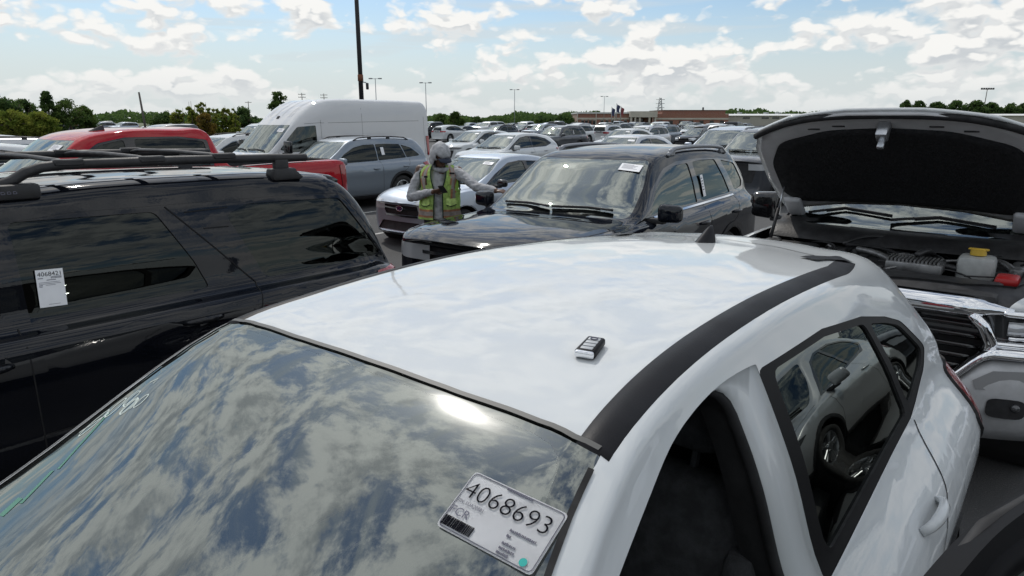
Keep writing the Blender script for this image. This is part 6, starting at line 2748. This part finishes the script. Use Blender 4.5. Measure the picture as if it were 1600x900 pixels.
def flag_pole(px, top, D, col, label):
    h = 2.09 + (188 - top) / 1063 * D
    root = empty('flag_pole', (at(px, D), D, 0), 0, label, 'flag pole', 'flag poles by the building')
    link('shaft', tube_me('shaft', [(0, 0, 0), (0, 0, h)], .09, 8), root, M_GALV)
    V, F = [], []
    for k in range(9):
        for j in range(5):
            V.append((.1 + .22 * j - .08 * k * .3 + .1 * math.sin(k), .12 * math.sin(j * 1.4 + k), h - .3 - .26 * k - .12 * j))
    for k in range(8):
        for j in range(4):
            a = k * 5 + j
            F.append((a, a + 1, a + 6, a + 5))
    link('flag', mesh_from('flag', V, F), root, col)


big_pole()
far_lamp(590, 127, 120, 'tall double-headed lamp post just right of the dark pole')
far_lamp(667, 133, 128, 'double-headed lamp post over the tail of the white van')
far_lamp(804, 143, 160, 'double-headed lamp post above the white crossovers')
far_lamp(943, 153, 205, 'double-headed lamp post before the left part of the brick building')
utility_pole(229, 147, 95, 'leaning utility pole above the red roof', -.06, 0)
utility_pole(475, 148, 230, 'utility pole with cross arms above the van brow, left one', 0, 2)
utility_pole(509, 149, 240, 'utility pole with cross arms above the van roof, right one', 0, 2)
utility_pole(391, 160, 260, 'thin utility pole left of the van brow', 0, 1)
lattice_tower(1030, 155, 420)
flag_pole(955, 168, 205, mat('flag_dark', (.04, .05, .12), .8), 'leftmost flag pole before the brick building')
flag_pole(962.5, 163, 205, mat('flag_dark', (.04, .05, .12), .8), 'middle flag pole before the brick building')
flag_pole(969, 167, 205, mat('flag_red', (.22, .05, .06), .8), 'rightmost flag pole before the brick building')


def sports_light():
    D = 330
    h = 2.09 + (188 - 143) / 1063 * D
    root = empty('floodlight_mast', (at(1533, D), D, 0), 0, 'floodlight mast with a row of lamps above the far trees', 'light mast')
    link('shaft', tube_me('shaft', [(0, 0, 0), (.3, 0, h)], [.25, .15], 8), root, M_WOODP)
    link('cross_bar', tube_me('cross_bar', [(-2.6, 0, h), (3.0, 0, h + .2)], .12, 6), root, M_WOODP)
    for k in range(6):
        link('lamp', box_me('lamp', (-2.6 + 1.08 * k, -.3, h - .1), (-2.0 + 1.08 * k, .3, h + .7), .05), root, M_PLAST)


sports_light()


def building():
    D = 220.0
    X = lambda px: at(px, D)
    Z = lambda py: 2.55 + (188 - py) / 1063 * D
    brick = bpy.data.materials.new('red_brick')
    brick.use_nodes = True
    t = NT(brick.node_tree)
    p = t.n['Principled BSDF']
    tc = t.new('ShaderNodeTexCoord')
    bt = t.new('ShaderNodeTexBrick')
    mp = t.new('ShaderNodeMapping')
    mp.inputs['Rotation'].default_value = (R(90), 0, 0)
    t.t.links.new(tc.outputs['Object'], mp.inputs['Vector'])
    t.t.links.new(mp.outputs[0], bt.inputs['Vector'])
    bt.inputs['Color1'].default_value = (.20, .062, .035, 1)
    bt.inputs['Color2'].default_value = (.27, .095, .055, 1)
    bt.inputs['Mortar'].default_value = (.34, .30, .27, 1)
    bt.inputs['Scale'].default_value = 4.0
    t.t.links.new(bt.outputs[0], p.inputs['Base Color'])
    p.inputs['Roughness'].default_value = .9
    pale = mat('pale_stone', (.46, .43, .38), .85, noise=(.5, .1))
    root = empty('brick_building', (X(965), D, 0), 0, 'low red brick building with pale bands and a pale entrance porch', 'building')
    ox = X(965)

    def bx(name, pa, pb, za, zb, y0, y1, m_, par=root):
        return link(name, box_me(name, (X(pa) - ox, y0, za), (X(pb) - ox, y1, zb), 0), par, m_)
    zt = Z(180.5)
    w1 = bx('wall', 902, 983, 0, zt, 0, 22, brick)
    bx('roof_edge', 901, 984, zt, zt + .45, -.3, 22.3, mat('pale_metal_roof', (.55, .56, .56), .5))
    bx('pale_band', 902, 983, zt - 1.75, zt - 1.25, -.12, 0, pale, w1)
    bx('pale_band', 902, 983, .0, .5, -.10, 0, pale, w1)
    for k, px in enumerate((902, 931, 960)):
        bx('pilaster', px - .7, px + .7, 0, zt, -.25, 0, pale, w1)
    for px in (908, 914, 920, 926, 938, 946, 955, 966, 975):
        f = bx('window', px, px + 4.2, zt - 3.3, zt - 1.95, -.08, .1, M_GLOSSB)
        bx('window_frame', px - .2, px + 4.4, zt - 1.99, zt - 1.85, -.12, -.02, pale, f)
    # porch
    bx('porch_lintel', 982, 1024, zt - 1.1, zt + .7, -2.5, 4, pale)
    for px in (983, 989, 996, 1011, 1020):
        bx('porch_column', px, px + 2.6, 0, zt - 1.1, -2.3, -1.0, pale)
    bx('porch_wall', 985, 1022, 0, zt - 1.1, 3, 4, brick)
    bx('doorway', 997, 1008, 0, zt - 1.6, 2.9, 3.0, M_GLOSSB)
    # right wing
    w2 = bx('wall', 1024, 1139, 0, Z(181), 1, 24, brick)
    bx('pale_band', 1024, 1139, Z(181) - 1.7, Z(181) - 1.2, .85, 1.0, pale, w2)
    w3 = bx('upper_storey', 1038, 1138, Z(181), Z(175.5), 4, 24, brick)
    bx('roof_edge', 1037, 1139, Z(175.5), Z(174.8), 3.6, 24.4, mat('brown_metal_cap', (.10, .07, .06), .5), w3)
    for px in (1030, 1046, 1062, 1078, 1094, 1110, 1126):
        bx('window', px, px + 6, Z(181) - 3.2, Z(181) - 2.0, .92, 1.1, M_GLOSSB)
    bx('roof_vent', 1107.5, 1109, Z(175), Z(170.5), 8, 9, M_PLAST)
    # dome-shaped roof skylight
    shed = empty('metal_shed', (X(1200), D + 5, 0), 0, 'long pale metal shed with white roof right of the brick building', 'building')
    ox2 = X(1200)

    def bs(name, pa, pb, za, zb, y0, y1, m_, par=shed):
        return link(name, box_me(name, (X(pa) - ox2, y0, za), (X(pb) - ox2, y1, zb), 0), par, m_)
    sw = bs('wall', 1139, 1700, 0, Z(183), 0, 30, mat('beige_cladding', (.36, .34, .30), .7, noise=(.4, .08)))
    V = [(X(1138) - ox2, -.5, Z(183.2)), (X(1701) - ox2, -.5, Z(183.2)), (X(1701) - ox2, 15, Z(180)), (X(1138) - ox2, 15, Z(180)), (X(1701) - ox2, 30.5, Z(183.2)), (X(1138) - ox2, 30.5, Z(183.2))]
    link('roof', mesh_from('roof', V, [(0, 1, 2, 3), (3, 2, 4, 5)], False), shed, mat('white_metal_roof', (.66, .66, .64), .5))
    for px in (1168, 1198, 1215):
        bs('window', px, px + 11, Z(188), Z(185.6), -.1, .1, M_GLOSSB)
    for px in (1150, 1185, 1230, 1250):
        bs('roof_unit', px, px + 4, Z(181), Z(177.6), 14, 17, M_GALV)


building()

# -- trees
M_BARK = mat('bark', (.09, .07, .05), .95, noise=(8, .3))


def leafmat(name, c1, c2):
    if name in MAT:
        return MAT[name]
    m = bpy.data.materials.new(name)
    m.use_nodes = True
    t = NT(m.node_tree)
    p = t.n['Principled BSDF']
    tc = t.new('ShaderNodeTexCoord')
    f = t.ss(t.noise(tc.outputs['Object'], 0.9, 4, .6), .35, .65)
    c = t.mix(f, c1, c2)
    t.t.links.new(c, p.inputs['Base Color'])
    p.inputs['Roughness'].default_value = .8
    p.inputs['Specular IOR Level'].default_value = .15
    tl = t.new('ShaderNodeBsdfTranslucent')
    t.t.links.new(c, tl.inputs[0])
    mx = t.new('ShaderNodeMixShader')
    mx.inputs[0].default_value = .5
    t.t.links.new(p.outputs[0], mx.inputs[1])
    t.t.links.new(tl.outputs[0], mx.inputs[2])
    t.t.links.new(mx.outputs[0], t.n['Material Output'].inputs[0])
    MAT[name] = m
    return m


LF_D = leafmat('dark_leaves', (.040, .082, .028), (.105, .165, .045))
LF_M = leafmat('mid_leaves', (.045, .088, .022), (.11, .16, .04))
LF_Y = leafmat('yellow_green_leaves', (.10, .15, .022), (.25, .27, .05))
LF_O = leafmat('olive_orange_leaves', (.12, .10, .02), (.20, .13, .03))


def leaf_quads(p, ls, rg, a=(.6, 1.3), b=(.35, .7)):
    n = len(p)
    u = rg.normal(0, 1, (n, 3))
    u /= np.linalg.norm(u, axis=1)[:, None]
    w = np.cross(u, rg.normal(0, 1, (n, 3)))
    w /= np.linalg.norm(w, axis=1)[:, None] + 1e-6
    u *= (ls * rg.uniform(*a, n))[:, None]
    w *= (ls * rg.uniform(*b, n))[:, None]
    V = np.stack([p - u, p + w, p + u, p - w], 1).reshape(-1, 3)
    F = [tuple(r_) for r_ in np.arange(4 * n).reshape(-1, 4).tolist()]
    return V.tolist(), F


def tree(px, D, top, width, style, m_, label, group='trees beyond the lot', seed=0, name='tree', base=0.0, trunk=True):
    rg = np.random.default_rng(seed + 100)
    h = 2.09 + (188 - top) / 1063 * D
    w = width / 1063 * D / 2
    root = empty(name, (at(px, D), D, 0), 0, label, 'tree' if name == 'tree' else 'shrub', group)
    limbs = Soup()
    tops = []
    if style == 'cone':
        limbs.add(tube_vf([(0, 0, 0), (0, 0, h * .95)], [.18, .03], 7))
        for k in range(120):
            t_ = rg.uniform(.05, 1)
            a = rg.uniform(0, 6.28)
            r_ = w * (1 - t_) ** .75 * rg.uniform(.5, 1.05) + .15
            tops.append(((r_ * math.cos(a), r_ * math.sin(a), h * t_), w * .24 * (1.15 - t_) + .22))
    elif style == 'shrub':
        for k in range(26):
            x = rg.uniform(-w, w)
            y = rg.uniform(-1.5, 1.5)
            hh = h * rg.uniform(.55, 1.0) * (1 - .35 * (abs(x) / w) ** 2)
            lean = rg.uniform(.05, .35)
            p0, p1 = Vector((x * .8, y, 0)), Vector((x + lean * hh * .35, y, hh))
            limbs.add(tube_vf([p0, p0.lerp(p1, .5) + Vector((.1, 0, 0)), p1], [.06, .04, .015], 5))
            for q in range(8):
                f = rg.uniform(.15, 1)
                c = p0.lerp(p1, f)
                tops.append(((c.x + rg.normal(0, .22), c.y + rg.normal(0, .3), c.z), rg.uniform(.22, .48) * (1.15 - .6 * f)))
    else:
        limbs.add(tube_vf([(0, 0, 0), (.05, 0, h * .3), (-.04, 0, h * .55)], [.22, .17, .10], 8))
        nl = 9
        for k in range(nl):
            a = 6.28 * k / nl + rg.uniform(-.3, .3)
            s_ = Vector((0, 0, h * rg.uniform(.15, .5)))
            e = Vector((w * .75 * math.cos(a), w * .75 * math.sin(a), h * rg.uniform(.45, .9)))
            limbs.add(tube_vf([s_, s_.lerp(e, .5) + Vector((0, 0, .25)), e], [.10, .06, .025], 6))
        lo = .10 if style == 'full' else .3
        for k in range(95 if style == 'full' else 48):
            a = rg.uniform(0, 6.28)
            t_ = rg.uniform(lo, 1)
            prof = math.sin(math.pi * min(1, (t_ - lo) / (1 - lo) * .78 + .2)) ** .6
            r_ = w * prof * rg.uniform(.25, 1.0)
            tops.append(((r_ * math.cos(a), r_ * math.sin(a), h * t_ - .1), rg.uniform(.16, .30) * w + .1))
    link('trunk', mesh_from('trunk', limbs.V, limbs.F), root, M_BARK)
    ls = .0017 * D                                          # leaf spray size
    C_, R_ = [], []
    for (c, r_) in tops:
        n = int((38 + 40 * min(1.5, r_)) * (1.0 if D < 150 else .55))
        C_.append(np.repeat(np.array([c], float), n, 0))
        R_.append(np.full(n, r_))
    C_ = np.concatenate(C_)
    R_ = np.concatenate(R_)
    n = len(C_)
    q = rg.normal(0, 1, (n, 3))
    q = q / np.linalg.norm(q, axis=1)[:, None] * (rg.uniform(.3, 1.0, n) * R_)[:, None]
    p = C_ + q * (1, 1, .8)
    p = p[p[:, 2] > .1]
    V, F = leaf_quads(p, ls, rg)
    link('crown', mesh_from('crown', V, F, False), root, m_)
    return root


tree(10, 105, 157, 62, 'full', LF_D, 'broad dark tree at the left edge of the photo', seed=1)
tree(42, 112, 158, 40, 'full', LF_D, 'dark round tree right of the leftmost one', seed=2)
tree(81, 98, 147, 36, 'cone', LF_D, 'tall narrow pointed tree left of the leaning pole', seed=3)
tree(112, 100, 160, 52, 'sparse', LF_M, 'thin open-crowned tree right of the pointed tree', seed=4)
tree(134, 108, 169, 44, 'full', LF_M, 'low dark green bush at the right end of the left clump', name='shrub', seed=5)
tree(20, 85, 176, 60, 'full', LF_Y, 'bright green low shrub under the leftmost trees', name='shrub', seed=6)
tree(62, 86, 178, 56, 'full', LF_Y, 'yellow-green low shrub below the pointed tree', name='shrub', seed=7)
tree(303, 80, 156, 58, 'shrub', LF_Y, 'tall yellow-green upright shrub above the red cab end', name='shrub', seed=8)
tree(345, 84, 160, 60, 'shrub', LF_Y, 'upright yellow-green shrub between the tallest shrub and the van', name='shrub', seed=9)
tree(322, 78, 178, 30, 'full', LF_O, 'small orange-tinged bush among the upright shrubs', name='shrub', seed=10)
tree(382, 95, 170, 40, 'full', LF_D, 'dark bush beside the van windshield', name='shrub', seed=11)
tree(262, 110, 178, 50, 'full', LF_D, 'low dark hedge bush right of the leaning pole', name='shrub', seed=12)
tree(438, 120, 147, 30, 'sparse', LF_M, 'small tree top showing over the van brow', seed=13)
tree(712, 92, 177, 30, 'full', LF_M, 'round green bush right of the van tail', name='shrub', seed=14)
tree(690, 96, 180, 26, 'full', LF_M, 'smaller bush hugging the van tail', name='shrub', seed=15)
tree(745, 170, 184, 26, 'full', LF_D, 'tiny dark bush far behind the white crossover', name='shrub', seed=16)
tree(846, 190, 184, 40, 'full', LF_D, 'dark low trees left of the brick building, left one', seed=17)
tree(880, 190, 181.5, 44, 'full', LF_D, 'dark tree right beside the brick building', seed=18)
for k, (px, top, wd) in enumerate(((1412, 160, 26), (1432, 161, 26), (1460, 162, 34), (1490, 161, 36), (1520, 162, 40), (1545, 164, 34), (1575, 166, 34), (1600, 164, 40))):
    tree(px, 300, top, wd, 'full', LF_D, ('dark tree on the far skyline, number %s from the left above the raised bonnet' % ('first', 'second', 'third', 'fourth', 'fifth', 'sixth', 'seventh', 'eighth')[k]).replace('number ', ''),
         group='trees on the far skyline', seed=20 + k)


def far_wood():
    """distant belt of woodland along the horizon"""
    rg = np.random.default_rng(5)
    n = 26000
    a = rg.uniform(-.78, .72, n)
    D = rg.uniform(520, 640, n)
    env = 6.3 + 1.8 * np.sin(a * 23) + 1.2 * np.sin(a * 61 + 1) + .7 * np.sin(a * 170) + np.where(a > .15, 1.5, 0)
    z = env * rg.uniform(0, 1, n) ** 1.1
    V, F = leaf_quads(np.stack([np.tan(a) * D, D, z], 1), 1.5, rg, (.5, 1.2), (.5, 1.1))
    o = link('far_wood', mesh_from('far_wood', V, F, False), None, LF_D)
    tag(o, 'distant belt of trees along the horizon', 'woodland', kind='stuff')


far_wood()
